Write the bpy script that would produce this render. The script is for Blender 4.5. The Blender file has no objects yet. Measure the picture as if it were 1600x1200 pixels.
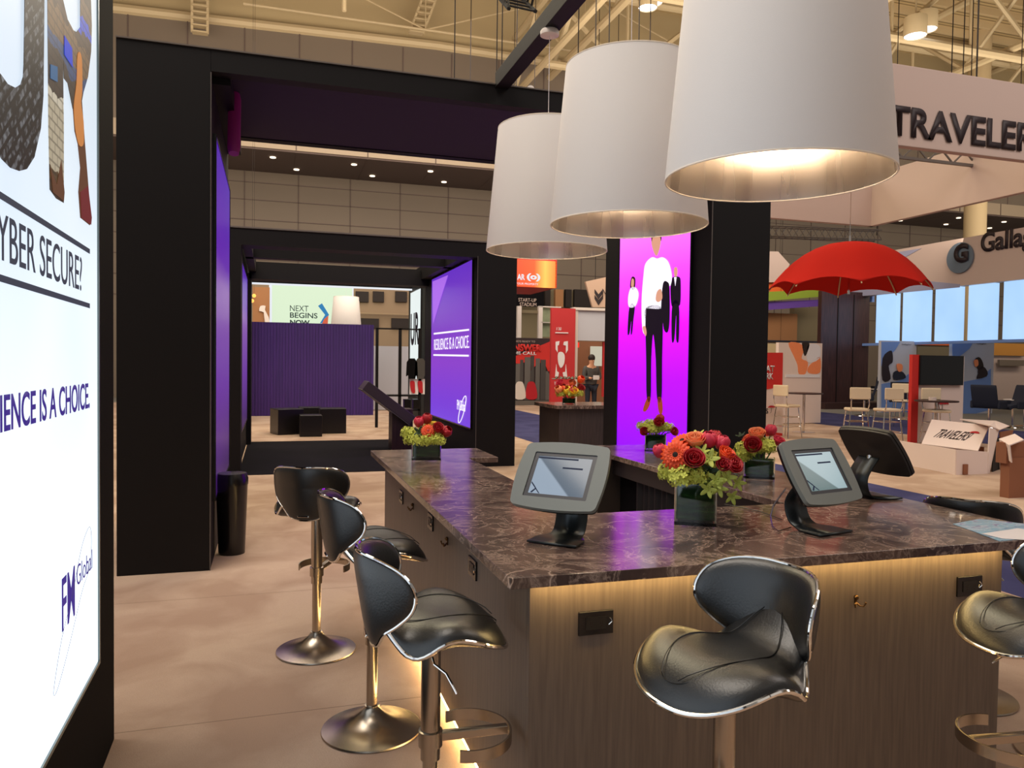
import bpy, bmesh, math, random
from mathutils import Vector, Matrix
PI = math.pi
R_ = math.radians
random.seed(7)
SC = bpy.context.scene
COL = SC.collection
# ---------------------------------------------------------------- camera
F = 1198.0
H = 1.55
_up = Vector((560, 43100, 1198)).normalized()
_Y = Vector((-375, 38, -1198)); _Y -= _up * _Y.dot(_up); _Y.normalize()
_X = _Y.cross(_up)
CM = Matrix((_X, _Y, _up))          # camera axes -> world axes
camd = bpy.data.cameras.new('camera'); cam = bpy.data.objects.new('camera', camd); COL.objects.link(cam)
camd.sensor_width = 36; camd.lens = F / 1600 * 36; camd.clip_start = .05; camd.clip_end = 300
cam.matrix_world = Matrix.Translation((0, 0, H)) @ CM.to_4x4()
SC.camera = cam
EYE = Vector((0, 0, H))
# ---------------------------------------------------------------- world, exposure, hall lighting, added fills
w = bpy.data.worlds.new('world'); SC.world = w; w.use_nodes = True
w.node_tree.nodes['Background'].inputs[0].default_value = (.58, .52, .47, 1)
w.node_tree.nodes['Background'].inputs[1].default_value = .42
SC.view_settings.view_transform = 'Standard'; SC.view_settings.look = 'None'
SC.view_settings.gamma = 1; SC.view_settings.use_curve_mapping = False
SC.view_settings.exposure = 0.0
def area(name, loc, sx, sy, power, col, rot=(0, 0, 0)):
    l = bpy.data.lights.new(name, 'AREA'); l.shape = 'RECTANGLE'; l.size = sx; l.size_y = sy; l.energy = power; l.color = col
    o = bpy.data.objects.new(name, l); COL.objects.link(o); o.location = loc; o.rotation_euler = rot
    return o
area('hall_light_near', (-3.5, 3.0, 11), 7, 7, 1050, (1, .91, .80))
area('hall_light_behind', (4, -5, 10), 10, 6, 70, (1, .90, .8))
area('hall_light_front', (2.5, 12.5, 9.5), 9, 5, 1150, (1, .88, .60))
area('fill_wall', (12, 19, 8), 60, 5, 3100, (1, .88, .72), (R_(105), 0, 0))  # unseen fill, added to brighten the far hall wall
area('fill_sign', (12, 2, 11.5), 10, 8, 820, (1, .90, .84), (R_(38), 0, 0))  # added fill, tilted to light the front of the ring sign
area('hall_light_back', (3, 22, 11.5), 14, 8, 1500, (1, .89, .78))
area('fill_roof', (12, 14, 6.1), 34, 16, 1900, (1, .87, .68), (PI, 0, 0))  # unseen upward fill, added to brighten roof and trusses; no lamp hangs here
# ---------------------------------------------------------------- unprojection on real planes
def ray(u, v): return CM @ Vector((u - 800, 600 - v, -F))
def onZ(u, v, z=0.): d = ray(u, v); return EYE + d * ((z - H) / d.z)
def onY(u, v, y): d = ray(u, v); return EYE + d * (y / d.y)
def onX(u, v, x): d = ray(u, v); return EYE + d * (x / d.x)
# ---------------------------------------------------------------- materials
def lin(c):
    return tuple(((x / 255 + .055) / 1.055) ** 2.4 if x / 255 > .04045 else x / 255 / 12.92 for x in c) + (1,)
def mat(name, c, rough=.5, metal=0, emit=0, ecol=None, var=.0, scale=20, spec=.5, coat=0, trans=0, bump=0, aniso=0):
    m = bpy.data.materials.new(name); m.use_nodes = True; nt = m.node_tree; b = nt.nodes['Principled BSDF']
    b.inputs['Base Color'].default_value = lin(c); b.inputs['Roughness'].default_value = rough
    b.inputs['Metallic'].default_value = metal; b.inputs['Specular IOR Level'].default_value = spec
    b.inputs['Coat Weight'].default_value = coat; b.inputs['Transmission Weight'].default_value = trans
    if aniso: b.inputs['Anisotropic'].default_value = aniso
    if emit:
        b.inputs['Emission Color'].default_value = lin(ecol or c); b.inputs['Emission Strength'].default_value = emit
    if var or bump:
        t = nt.nodes.new('ShaderNodeTexCoord'); n = nt.nodes.new('ShaderNodeTexNoise'); n.inputs['Scale'].default_value = scale
        n.inputs['Detail'].default_value = 4
        nt.links.new(t.outputs['Object'], n.inputs['Vector'])
        if var:
            mx = nt.nodes.new('ShaderNodeMix'); mx.data_type = 'RGBA'
            l = lin(c)
            mx.inputs[6].default_value = tuple(x * (1 - var) for x in l[:3]) + (1,)
            mx.inputs[7].default_value = tuple(min(1, x * (1 + var)) for x in l[:3]) + (1,)
            nt.links.new(n.outputs['Fac'], mx.inputs[0]); nt.links.new(mx.outputs[2], b.inputs['Base Color'])
            if emit: nt.links.new(mx.outputs[2], b.inputs['Emission Color'])
        if bump:
            bp = nt.nodes.new('ShaderNodeBump'); bp.inputs['Strength'].default_value = bump; bp.inputs['Distance'].default_value = .01
            nt.links.new(n.outputs['Fac'], bp.inputs['Height']); nt.links.new(bp.outputs[0], b.inputs['Normal'])
    return m
def emis(name, c, s=1.0):
    return mat(name, tuple(x * .3 for x in c), .6, emit=s, ecol=c, spec=.2)
def ramp(nt, fac, stops, interp='LINEAR'):
    r = nt.nodes.new('ShaderNodeValToRGB'); r.color_ramp.interpolation = interp
    e = r.color_ramp.elements
    while len(e) > 2: e.remove(e[-1])
    e[0].position, e[0].color = stops[0][0], lin(stops[0][1]); e[1].position, e[1].color = stops[1][0], lin(stops[1][1])
    for p, c in stops[2:]:
        q = e.new(p); q.color = lin(c)
    nt.links.new(fac, r.inputs[0]); return r
def mapping(nt, scale=(1, 1, 1), rot=(0, 0, 0)):
    t = nt.nodes.new('ShaderNodeTexCoord'); m = nt.nodes.new('ShaderNodeMapping')
    m.inputs['Scale'].default_value = scale; m.inputs['Rotation'].default_value = rot
    nt.links.new(t.outputs['Object'], m.inputs['Vector']); return m.outputs[0]
def noise(nt, vec, scale, detail=4, dist=0, rough=.5):
    n = nt.nodes.new('ShaderNodeTexNoise'); n.inputs['Scale'].default_value = scale; n.inputs['Detail'].default_value = detail
    n.inputs['Distortion'].default_value = dist; n.inputs['Roughness'].default_value = rough
    nt.links.new(vec, n.inputs['Vector']); return n.outputs['Fac']
def mixc(nt, fac, a, b):
    x = nt.nodes.new('ShaderNodeMix'); x.data_type = 'RGBA'
    for s, i in ((fac, 0), (a, 6), (b, 7)):
        if isinstance(s, tuple): x.inputs[i].default_value = s
        elif isinstance(s, float): x.inputs[i].default_value = s
        else: nt.links.new(s, x.inputs[i])
    return x.outputs[2]
def math_(nt, op, a, b=None):
    x = nt.nodes.new('ShaderNodeMath'); x.operation = op
    for i, s in enumerate((a, b)):
        if s is None: continue
        if isinstance(s, (int, float)): x.inputs[i].default_value = s
        else: nt.links.new(s, x.inputs[i])
    return x.outputs[0]
# beige carpet with pile shading and seams
def carpet(name, base, dark, seams=True):
    m = mat(name, base, .95, spec=.1); nt = m.node_tree; b = nt.nodes['Principled BSDF']
    v = mapping(nt); n1 = noise(nt, v, 1.6, 5, .6); n2 = noise(nt, v, 220, 2)
    r = ramp(nt, n1, [(.38, dark), (.62, base)])
    c = mixc(nt, math_(nt, 'MULTIPLY', n2, .5), r.outputs[0], tuple(x * .55 for x in lin(base)[:3]) + (1,))
    if seams:
        br = nt.nodes.new('ShaderNodeTexBrick'); br.offset = 0; br.inputs['Scale'].default_value = 1
        br.inputs['Brick Width'].default_value = 60.; br.inputs['Row Height'].default_value = 1.83; br.inputs['Mortar Size'].default_value = .004
        mp_ = mapping(nt, (1, 1, 1)); mp_.node.inputs['Location'].default_value = (29, .21, 0); nt.links.new(mp_, br.inputs['Vector'])
        c = mixc(nt, math_(nt, 'MULTIPLY', br.outputs['Fac'], .5), c, tuple(x * .3 for x in lin(dark)[:3]) + (1,))
    nt.links.new(c, b.inputs['Base Color'])
    bp = nt.nodes.new('ShaderNodeBump'); bp.inputs['Strength'].default_value = .4; bp.inputs['Distance'].default_value = .004
    nt.links.new(n2, bp.inputs['Height']); nt.links.new(bp.outputs[0], b.inputs['Normal'])
    return m
M = {}
M['carpet'] = carpet('beige_carpet', (198, 172, 152), (172, 143, 124))
M['navy'] = carpet('navy_carpet', (72, 72, 112), (58, 58, 96), False)
M['grey_floor'] = mat('grey_carpet', (120, 116, 108), .9, var=.1)
M['black'] = mat('black_laminate', (17, 14, 16), .6, spec=.22, var=.1, scale=3)
M['blackgloss'] = mat('black_gloss', (15, 13, 15), .25)
M['blackfabric'] = mat('black_fabric', (14, 12, 15), .9, spec=.1)
M['darkcarpet'] = carpet('dark_purple_carpet', (18, 15, 22), (12, 10, 15), False)
M['trimgrey'] = mat('grey_edge', (95, 88, 84), .5)
M['white'] = mat('white_paint', (214, 203, 196), .6)
M['fabric_white'] = mat('lampshade_linen', (236, 230, 226), .85, spec=.1, bump=.05, scale=300)
M['chrome'] = mat('chrome', (225, 222, 218), .08, 1)
M['satin'] = mat('satin_steel', (176, 164, 150), .26, 1, aniso=.6)
M['leather'] = mat('black_leather', (18, 17, 17), .36, spec=.75, bump=.08, scale=180)
M['piping'] = mat('black_piping', (12, 11, 12), .4)
M['bulb'] = emis('bulb_glow', (255, 220, 160), 16)
M['led'] = emis('led_warm', (255, 214, 130), 5)
M['ledw'] = emis('led_white', (225, 230, 238), 1.0)
M['glass'] = mat('clear_glass', (240, 250, 245), .03, trans=1)
M['leaf'] = mat('dark_leaf', (32, 58, 26), .45, var=.3, scale=12)
M['stemgreen'] = mat('stem_green', (90, 120, 50), .6)
M['hyd'] = mat('lime_hydrangea', (200, 206, 88), .7, var=.25, scale=60)
M['orange'] = mat('orange_petal', (236, 78, 24), .5, var=.12, scale=60)
M['peach'] = mat('peach_petal', (240, 140, 90), .6, var=.12, scale=60)
M['redp'] = mat('red_petal', (176, 22, 36), .5, var=.2, scale=60)
M['pink'] = mat('pink_red_petal', (206, 44, 72), .5, var=.2, scale=60)
M['yellow'] = mat('yellow_petal', (240, 200, 40), .6)
M['darkc'] = mat('dark_centre', (26, 14, 10), .8)
M['tabgrey'] = mat('tablet_bezel_grey', (112, 116, 112), .5)
M['tabdark'] = mat('tablet_inner_dark', (44, 44, 52), .4)
M['tabback'] = mat('tablet_back_brown', (40, 33, 30), .5)
M['stand'] = mat('stand_graphite', (46, 50, 52), .3, .6)
M['hallwall'] = mat('hall_wall_taupe', (112, 99, 86), .8, var=.05, scale=.6)
M['band'] = mat('hall_band_cream', (164, 146, 124), .7)
M['soffit'] = mat('soffit_brown', (92, 76, 70), .8)
M['cream'] = mat('cream_steel', (196, 172, 132), .7)
M['cream2'] = mat('cream_truss', (190, 170, 134), .6)
M['red'] = mat('umbrella_red', (188, 36, 28), .85, spec=.1, var=.05, scale=3)
M['redpanel'] = mat('red_panel', (186, 40, 44), .6)
M['travred'] = mat('banner_red', (206, 40, 34), .6)
M['signwhite'] = mat('sign_fabric_white', (190, 168, 158), .8)
M['textdark'] = mat('lettering_dark', (34, 18, 24), .6)
M['navychair'] = mat('navy_upholstery', (26, 30, 48), .8)
M['creamseat'] = mat('cream_vinyl', (226, 206, 176), .5)
M['cardw'] = mat('white_card', (226, 206, 198), .7)
M['cardb'] = mat('brown_card', (140, 88, 62), .8)
M['brown'] = mat('dark_walnut', (52, 30, 30), .45, var=.25, scale=2)
M['bluepanel'] = mat('blue_panel', (110, 140, 200), .6)
M['palegrey'] = mat('pale_grey_panel', (186, 186, 196), .6)
M['skin'] = mat('skin', (206, 150, 120), .6)
M['hair'] = mat('dark_hair', (40, 26, 20), .7)
M['jacket'] = mat('grey_jacket', (70, 66, 66), .8)
M['tan'] = mat('tan_wall', (150, 104, 66), .8)
M['olive'] = mat('khaki_wall', (112, 100, 76), .8)
M['green'] = mat('green_banner', (130, 150, 40), .7)
M['orangeb'] = mat('orange_banner', (214, 92, 20), .7)
M['purpleb'] = mat('purple_banner', (96, 60, 150), .7)
M['paper'] = mat('white_paper', (225, 220, 225), .6)
M['silver'] = mat('silver_lining', (214, 204, 194), .24, 1, aniso=.8)
_nt = M['silver'].node_tree; _tg = _nt.nodes.new('ShaderNodeTangent'); _tg.direction_type = 'RADIAL'; _tg.axis = 'Z'
_nt.links.new(_tg.outputs[0], _nt.nodes['Principled BSDF'].inputs['Tangent'])
_n = noise(_nt, mapping(_nt, (1, 1, .02)), 7, 2); _m = _nt.nodes.new('ShaderNodeMapRange'); _m.inputs['To Min'].default_value = .12; _m.inputs['To Max'].default_value = .42
_nt.links.new(_n, _m.inputs['Value']); _nt.links.new(_m.outputs[0], _nt.nodes['Principled BSDF'].inputs['Roughness'])
def marble():
    m = mat('brown_marble', (70, 50, 46), .16, spec=.6); nt = m.node_tree; b = nt.nodes['Principled BSDF']
    v = mapping(nt, (1, 1, 1), (0, 0, .5)); warp = nt.nodes.new('ShaderNodeTexNoise'); warp.inputs['Scale'].default_value = 2.2
    warp.inputs['Detail'].default_value = 5; nt.links.new(v, warp.inputs['Vector'])
    va = nt.nodes.new('ShaderNodeVectorMath'); va.operation = 'MULTIPLY_ADD'; va.inputs[1].default_value = (.55, .55, .55)
    nt.links.new(warp.outputs['Color'], va.inputs[0]); nt.links.new(v, va.inputs[2])
    n1 = noise(nt, va.outputs[0], 3.2, 8, .4, .62)
    base = ramp(nt, n1, [(.30, (44, 33, 31)), (.5, (84, 66, 60)), (.70, (122, 98, 88))])
    n2 = noise(nt, va.outputs[0], 6.5, 10, .8, .66)
    d = math_(nt, 'ABSOLUTE', math_(nt, 'SUBTRACT', n2, .5))
    vein = ramp(nt, d, [(.0, (255, 255, 255)), (.012, (170, 170, 170)), (.05, (0, 0, 0))])
    vo = nt.nodes.new('ShaderNodeTexVoronoi'); vo.feature = 'DISTANCE_TO_EDGE'; vo.inputs['Scale'].default_value = 4.2; nt.links.new(va.outputs[0], vo.inputs['Vector'])
    v2 = ramp(nt, vo.outputs['Distance'], [(.0, (255, 255, 255)), (.012, (150, 150, 150)), (.03, (0, 0, 0))])
    n3 = noise(nt, v, 2.0, 3)
    k = math_(nt, 'MAXIMUM', math_(nt, 'MULTIPLY', vein.outputs[0], math_(nt, 'MULTIPLY', n3, .9)), math_(nt, 'MULTIPLY', v2.outputs[0], math_(nt, 'MULTIPLY', math_(nt, 'SUBTRACT', noise(nt, v, 3.5, 3), .38), 3.0)))
    c = mixc(nt, k, base.outputs[0], lin((205, 178, 160)))
    nt.links.new(c, b.inputs['Base Color']); return m
M['marble'] = marble()
def grain(name, c1, c2, sc=(14, 14, .7), rough=.5):
    m = mat(name, c1, rough); nt = m.node_tree; b = nt.nodes['Principled BSDF']
    n = noise(nt, mapping(nt, sc), 6, 5, .2); r = ramp(nt, n, [(.3, c1), (.7, c2)])
    nt.links.new(r.outputs[0], b.inputs['Base Color']); return m
M['wood'] = grain('grey_oak_laminate', (90, 78, 70), (108, 94, 84))
M['purplewall'] = grain('purple_slat_wall', (46, 18, 92), (64, 24, 112), (6, 6, .2), .6)
M['walnut'] = grain('walnut_column', (38, 20, 22), (66, 38, 38), (5, 5, .3), .4)
def gradient_emit(name, stops, z0, z1, s=1., axis=2):
    m = mat(name, (20, 20, 20), .35, emit=s); nt = m.node_tree; b = nt.nodes['Principled BSDF']
    t = nt.nodes.new('ShaderNodeTexCoord'); sx = nt.nodes.new('ShaderNodeSeparateXYZ'); nt.links.new(t.outputs['Object'], sx.inputs[0])
    mr = nt.nodes.new('ShaderNodeMapRange'); mr.inputs['From Min'].default_value = z0; mr.inputs['From Max'].default_value = z1
    nt.links.new(sx.outputs[axis], mr.inputs['Value'])
    r = ramp(nt, mr.outputs[0], stops); nt.links.new(r.outputs[0], b.inputs['Emission Color']); return m
# ---------------------------------------------------------------- mesh builder
class MB:
    def __init__(s): s.v = []; s.f = []
    def add(s, vs, fs):
        o = len(s.v); s.v += [Vector(p) for p in vs]; s.f += [tuple(i + o for i in f) for f in fs]; return s
    def box(s, x0, x1, y0, y1, z0, z1):
        vs = [(x, y, z) for z in (z0, z1) for y in (y0, y1) for x in (x0, x1)]
        return s.add(vs, [(0, 2, 3, 1), (4, 5, 7, 6), (0, 1, 5, 4), (2, 6, 7, 3), (0, 4, 6, 2), (1, 3, 7, 5)])
    def hexa(s, p): return s.add(p, [(3, 2, 1, 0), (4, 5, 6, 7), (0, 1, 5, 4), (1, 2, 6, 5), (2, 3, 7, 6), (3, 0, 4, 7)])
    def bar(s, a, b, wx, wz=None, upv=(0, 0, 1)):
        a = Vector(a); b = Vector(b); wz = wz or wx; d = (b - a).normalized(); u = Vector(upv)
        if abs(d.dot(u)) > .98: u = Vector((1, 0, 0))
        sx = d.cross(u).normalized() * wx / 2; sz = sx.cross(d).normalized() * wz / 2
        return s.hexa([a - sx - sz, a + sx - sz, a + sx + sz, a - sx + sz, b - sx - sz, b + sx - sz, b + sx + sz, b - sx + sz])
    def tube(s, pts, r, n=10, closed=False, caps=True):
        pts = [Vector(p) for p in pts]; N = len(pts); rings = []
        rr = r if isinstance(r, (list, tuple)) else [r] * N
        pu = None
        for i, p in enumerate(pts):
            if closed: d = pts[(i + 1) % N] - pts[i - 1]
            else: d = pts[min(i + 1, N - 1)] - pts[max(i - 1, 0)]
            d.normalize()
            if pu is None:
                pu = Vector((0, 0, 1)) if abs(d.z) < .9 else Vector((1, 0, 0))
            u = (pu - d * pu.dot(d)); u.normalize(); pu = u; w_ = d.cross(u)
            rings.append([p + (u * math.cos(2 * PI * k / n) + w_ * math.sin(2 * PI * k / n)) * rr[i] for k in range(n)])
        vs = [q for g in rings for q in g]; fs = []
        for i in range(N if closed else N - 1):
            a = i * n; b = ((i + 1) % N) * n
            for k in range(n): fs.append((a + k, a + (k + 1) % n, b + (k + 1) % n, b + k))
        if not closed and caps: fs.append(tuple(range(n))[::-1]); fs.append(tuple(range((N - 1) * n, N * n)))
        return s.add(vs, fs)
    def lathe(s, prof, n=40, c=(0, 0, 0), caps=False):
        c = Vector(c); vs = []; fs = []
        for r, z in prof:
            for k in range(n): vs.append(c + Vector((r * math.cos(2 * PI * k / n), r * math.sin(2 * PI * k / n), z)))
        for i in range(len(prof) - 1):
            for k in range(n): fs.append((i * n + k, i * n + (k + 1) % n, (i + 1) * n + (k + 1) % n, (i + 1) * n + k))
        if caps: fs.append(tuple(range(n))[::-1]); fs.append(tuple(range((len(prof) - 1) * n, len(prof) * n)))
        return s.add(vs, fs)
    def cyl(s, c, r, z0, z1, n=24): return s.lathe([(r, z0), (r, z1)], n, c, True)
    def prism(s, pts, ext):
        """planar polygon extruded by the vector ext"""
        ext = Vector(ext); n = len(pts); P = [Vector(p) for p in pts]
        return s.add(P + [p + ext for p in P], [tuple(range(n))[::-1], tuple(range(n, 2 * n))] + [(i, (i + 1) % n, n + (i + 1) % n, n + i) for i in range(n)])
    def ball(s, c, r, nu=16, nv=10, sc=(1, 1, 1)):
        c = Vector(c); prof = [(math.sin(PI * i / nv) * r, -math.cos(PI * i / nv) * r) for i in range(nv + 1)]
        prof[0] = (1e-4, -r); prof[-1] = (1e-4, r)
        m = MB().lathe(prof, nu, (0, 0, 0), True)
        return s.add([c + Vector((p.x * sc[0], p.y * sc[1], p.z * sc[2])) for p in m.v], m.f)
    def merge(s, o, mtx=None): return s.add([mtx @ p if mtx else p for p in o.v], o.f)
    def build(s, name, m, parent=None, smooth=False, bevel=0, angle=35, label=None, solid=0, subsurf=0):
        me = bpy.data.meshes.new(name); me.from_pydata([tuple(p) for p in s.v], [], s.f)
        me.materials.append(m); bm = bmesh.new(); bm.from_mesh(me); bmesh.ops.recalc_face_normals(bm, faces=bm.faces); bm.to_mesh(me); bm.free()
        if smooth:
            me.shade_smooth()
            me.set_sharp_from_angle(angle=R_(angle))
        o = bpy.data.objects.new(name, me); COL.objects.link(o)
        if parent: o.parent = parent
        if solid: q = o.modifiers.new('solid', 'SOLIDIFY'); q.thickness = solid; q.offset = 0
        if bevel: q = o.modifiers.new('bevel', 'BEVEL'); q.width = bevel; q.segments = 3; q.limit_method = 'ANGLE'
        if subsurf: q = o.modifiers.new('sub', 'SUBSURF'); q.levels = subsurf; q.render_levels = subsurf
        if label: o['label'] = label
        return o
def tag(o, label, cat, group=None, kind=None):
    o['label'] = label; o['category'] = cat
    if group: o['group'] = group
    if kind: o['kind'] = kind
    return o
def thing(name, label, cat, loc=(0, 0, 0), rz=0, group=None):
    o = bpy.data.objects.new(name, None); COL.objects.link(o); o.location = loc; o.rotation_euler = (0, 0, rz); o.empty_display_size = .1
    return tag(o, label, cat, group)
def struct(name, mb, m, label, **k):
    o = mb.build(name, m, **k); o['kind'] = 'structure'; o['label'] = label; o['category'] = name.split('_')[0]; return o
def setlabel(o, label, group=None):
    o['label'] = label
    if group: o['group'] = group
def copy_tree(o, parent=None):
    c = o.copy(); COL.objects.link(c); c.parent = parent
    for ch in list(o.children): copy_tree(ch, c)
    return c
def plane_box(plane, u0, v0, u1, v1, d0, d1, b, zmin=None):
    """box whose front face spans the given directions on a plane of constant Y at real distance"""
    a = onY(u0, v0, plane); c = onY(u1, v1, plane)
    return b.box(a.x, c.x, plane + d0, plane + d1, min(a.z, c.z) if zmin is None else zmin, max(a.z, c.z))
_fm = None
def text(body, name, m, parent, o, xd, ud, height, width=None, ext=.002, bold=0., shear=0, kind=None, align=0):
    """lettering as real geometry: o = lower left corner, xd / ud = reading and up directions"""
    cu = bpy.data.curves.new(name, 'FONT'); cu.body = body; cu.size = 1; cu.offset = bold; cu.shear = shear; cu.extrude = 0; cu.resolution_u = 6
    t = bpy.data.objects.new(name + '_src', cu); COL.objects.link(t)
    me = bpy.data.meshes.new_from_object(t); bpy.data.objects.remove(t)
    xs = [v.co.x for v in me.vertices]; ys = [v.co.y for v in me.vertices]
    x0, x1 = min(xs), max(xs); y0, y1 = min(ys), max(ys)
    sy = height / (y1 - y0); sx = (width / (x1 - x0)) if width else sy
    xd = Vector(xd).normalized(); ud = Vector(ud).normalized(); n = xd.cross(ud)
    for v in me.vertices: v.co = Vector(o) + xd * (v.co.x - x0) * sx + ud * (v.co.y - y0) * sy
    me.materials.clear(); me.materials.append(m)
    ob = bpy.data.objects.new(name, me); COL.objects.link(ob); ob.parent = parent
    q = ob.modifiers.new('solid', 'SOLIDIFY'); q.thickness = ext; q.offset = 0
    return ob
def decal(name, pts, m, parent, nrm, off=.003, label=None, th=.002):
    n = Vector(nrm).normalized()
    return MB().prism([p + n * off for p in pts], n * th).build(name, m, parent, label=label)
def smoothpoly(pts, k=6):
    """closed Catmull-Rom through 2D/3D points"""
    P = [Vector(p) for p in pts]; n = len(P); out = []
    for i in range(n):
        a, b, c, d = P[i - 1], P[i], P[(i + 1) % n], P[(i + 2) % n]
        for j in range(k):
            t = j / k
            out.append(.5 * ((2 * b) + (c - a) * t + (2 * a - 5 * b + 4 * c - d) * t * t + (3 * b - a - 3 * c + d) * t ** 3))
    return out
# ================================================================ SETTING
b = MB().box(-22, 60, -6, 36, -.2, 0); struct('floor', b, M['grey_floor'], 'grey hall floor under the exhibition carpets')
b = MB().box(-8, 4.85, -5, 29.4, 0, .006); tag(b.build('carpet', M['carpet']), 'mottled beige carpet under the bar counter and black frames', 'carpet')
b = MB().box(4.85, 7.62, -5, 29.4, 0, .005); tag(b.build('carpet', M['navy']), 'navy aisle carpet running directly behind the bar counter', 'carpet')
b = MB().box(7.62, 14.05, -5, 29.4, 0, .006); tag(b.build('carpet', M['carpet']), 'beige carpet under the red umbrella booth', 'carpet')
b = MB().box(14.05, 17.9, -5, 29.4, 0, .005); tag(b.build('carpet', M['navy']), 'navy aisle carpet beyond the red umbrella booth', 'carpet')
b = MB().box(-.42, 2.88, 10.75, 15.05, .006, .014); tag(b.build('carpet', M['darkcarpet']), 'very dark carpet strip inside the second black frame', 'carpet')
WY = 29.5
# upper hall wall with seams, cream band, soffit, lower wall
W = thing('wall_back', 'taupe panelled hall wall with cream band and dark soffit', 'wall'); W['kind'] = 'structure'
MB().box(-22, 60, WY, WY + .4, 9.75, 13.6).build('upper_wall', M['hallwall'], W)
MB().box(-22, 60, WY + .3, WY + .7, 13.6, 16.6).build('gable_wall', mat('gable_cream', (176, 156, 118), .8), W)
MB().tube([(-22, WY, 13.2), (-3, WY, 13.55), (6, WY, 13.75), (18, WY, 13.6), (30, WY, 13.1), (60, WY, 12.2)], .17, 8).build('arched_tube', M['cream2'], W, smooth=True)
MB().box(-22, 60, WY - .06, WY + .4, 9.22, 9.78).build('cream_band', M['band'], W)
MB().box(-22, 60, WY, 33.2, 9.16, 9.22).build('soffit_panel', M['soffit'], W)
MB().box(-22, 60, 33, 33.4, 0, 9.16).build('lower_wall', M['hallwall'], W)
b = MB()
for i in range(30): x = -20 + i * 1.9; b.box(x, x + .04, WY - .02, WY, 9.78, 13.5)
b.build('panel_joint', M['soffit'], W)
b = MB()
for i in range(22):
    x = -20 + i * 2.6; b.box(x, x + .03, WY - .08, WY - .06, 9.22, 9.78)
    b.box(x, x + .03, WY, 33, 9.15, 9.16)
for z in (4, 4.8, 5.6, 6.4, 7.2, 8.0, 8.7): b.box(-22, 60, 32.97, 33, z, z + .03)
for i in range(28): x = -20 + i * 2.1; b.box(x, x + .03, 32.97, 33, 4, 9.16)
b.build('panel_joint', M['soffit'], W)
# ceiling deck, flat, its corrugation shade painted into the colour
def deck():
    m = mat('deck_rib_shade', (176, 152, 110), .8); nt = m.node_tree; bb = nt.nodes['Principled BSDF']
    wv = nt.nodes.new('ShaderNodeTexWave'); wv.inputs['Scale'].default_value = 1.6; wv.bands_direction = 'Y'
    nt.links.new(mapping(nt), wv.inputs['Vector'])
    r = ramp(nt, wv.outputs['Fac'], [(.1, (120, 100, 70)), (.4, (186, 162, 118))]); nt.links.new(r.outputs[0], bb.inputs['Base Color']); return m  # darker bands stand in for shade in the grooves
struct('ceiling', MB().box(-22, 60, -6, 34, 16.6, 16.8), deck(), 'cream corrugated hall roof deck')
# roof trusses: the hall's structure
def truss_x(i, y, z0, z1, x0, x1, step, r=.11):
    b = MB(); b.tube([(x0, y, z0), (x1, y, z0)], r, 8); b.tube([(x0, y, z1), (x1, y, z1)], r, 8); x = x0; k = 0
    while x < x1 - .1:
        b.tube([(x, y, z0 if k % 2 else z1), (x + step, y, z1 if k % 2 else z0)], r * .6, 6); x += step; k += 1
        b.tube([(x, y, z0), (x, y, z1)], r * .4, 6)
    struct('trim_%d' % i, b, M['cream2'], 'cream roof truss running across the hall', smooth=True)
def truss_y(i, x, z0, z1, y0, y1, step, r=.1):
    b = MB(); b.tube([(x, y0, z0), (x, y1, z0)], r, 8); b.tube([(x, y0, z1), (x, y1, z1)], r, 8); y = y0; k = 0
    while y < y1 - .1:
        b.tube([(x, y, z0 if k % 2 else z1), (x, y + step, z1 if k % 2 else z0)], r * .6, 6); y += step; k += 1
    struct('trim_%d' % i, b, M['cream2'], 'cream roof truss running along the hall', smooth=True)
n = 1
truss_x(n, 23.5, 11.9, 15.6, -22, -1.6, 4.0, .17); n += 1
truss_x(n, 28.6, 13.9, 16.2, -1, 12, 6.4, .05); n += 1
for y in (15, 21, 27): truss_x(n, y, 12.6, 15.4, 9.5, 58, 3.4, .15); n += 1
for x in (10.5, 18, 25, 32, 39): truss_y(n, x, 12.9, 15.4, 8, 29, 3.0, .14); n += 1
truss_y(n, 9.0, 12.0, 14.2, 16, 29, 2.6, .12); n += 1
b = MB()
for i in range(26): b.box(-20, 58, 4 + i * 1.0, 4.12 + i * 1.0, 16.3, 16.6)
struct('trim_%d' % n, b, M['cream'], 'row of purlins under the roof deck'); n += 1
struct('trim_%d' % n, MB().box(-5.3, -4.5, 16, 16.8, 0, 16.6), mat('white_column_paint', (236, 224, 200), .6), 'tall white structural column at upper left'); n += 1
p = onY(1532, 60, 27); struct('trim_%d' % n, MB().tube([(p.x, 27, 0), (p.x, 27, 16.6)], .46, 20), M['cream'], 'cream structural column above the white hanging sign', smooth=True); n += 1
# service ladder stairs on the hall wall
for (u0, u1, sl) in ((300, 318, 0), (640, 690, 1)):
    b = MB(); a = onY(u0, 50, 28.8); t = onY(u1 if sl else u0, 0, 28.8)
    wid = .5
    b.bar(a, t + Vector((0, 0, 2)), .08); b.bar(a + Vector((wid, 0, 0)), t + Vector((wid, 0, 2)), .08)
    for k in range(14):
        q = a.lerp(t + Vector((0, 0, 2)), k / 14); b.box(q.x, q.x + wid, 28.7, 29.0, q.z, q.z + .05)
    struct('trim_%d' % n, b, M['cream2'], 'steel service stair high on the hall wall'); n += 1
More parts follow.
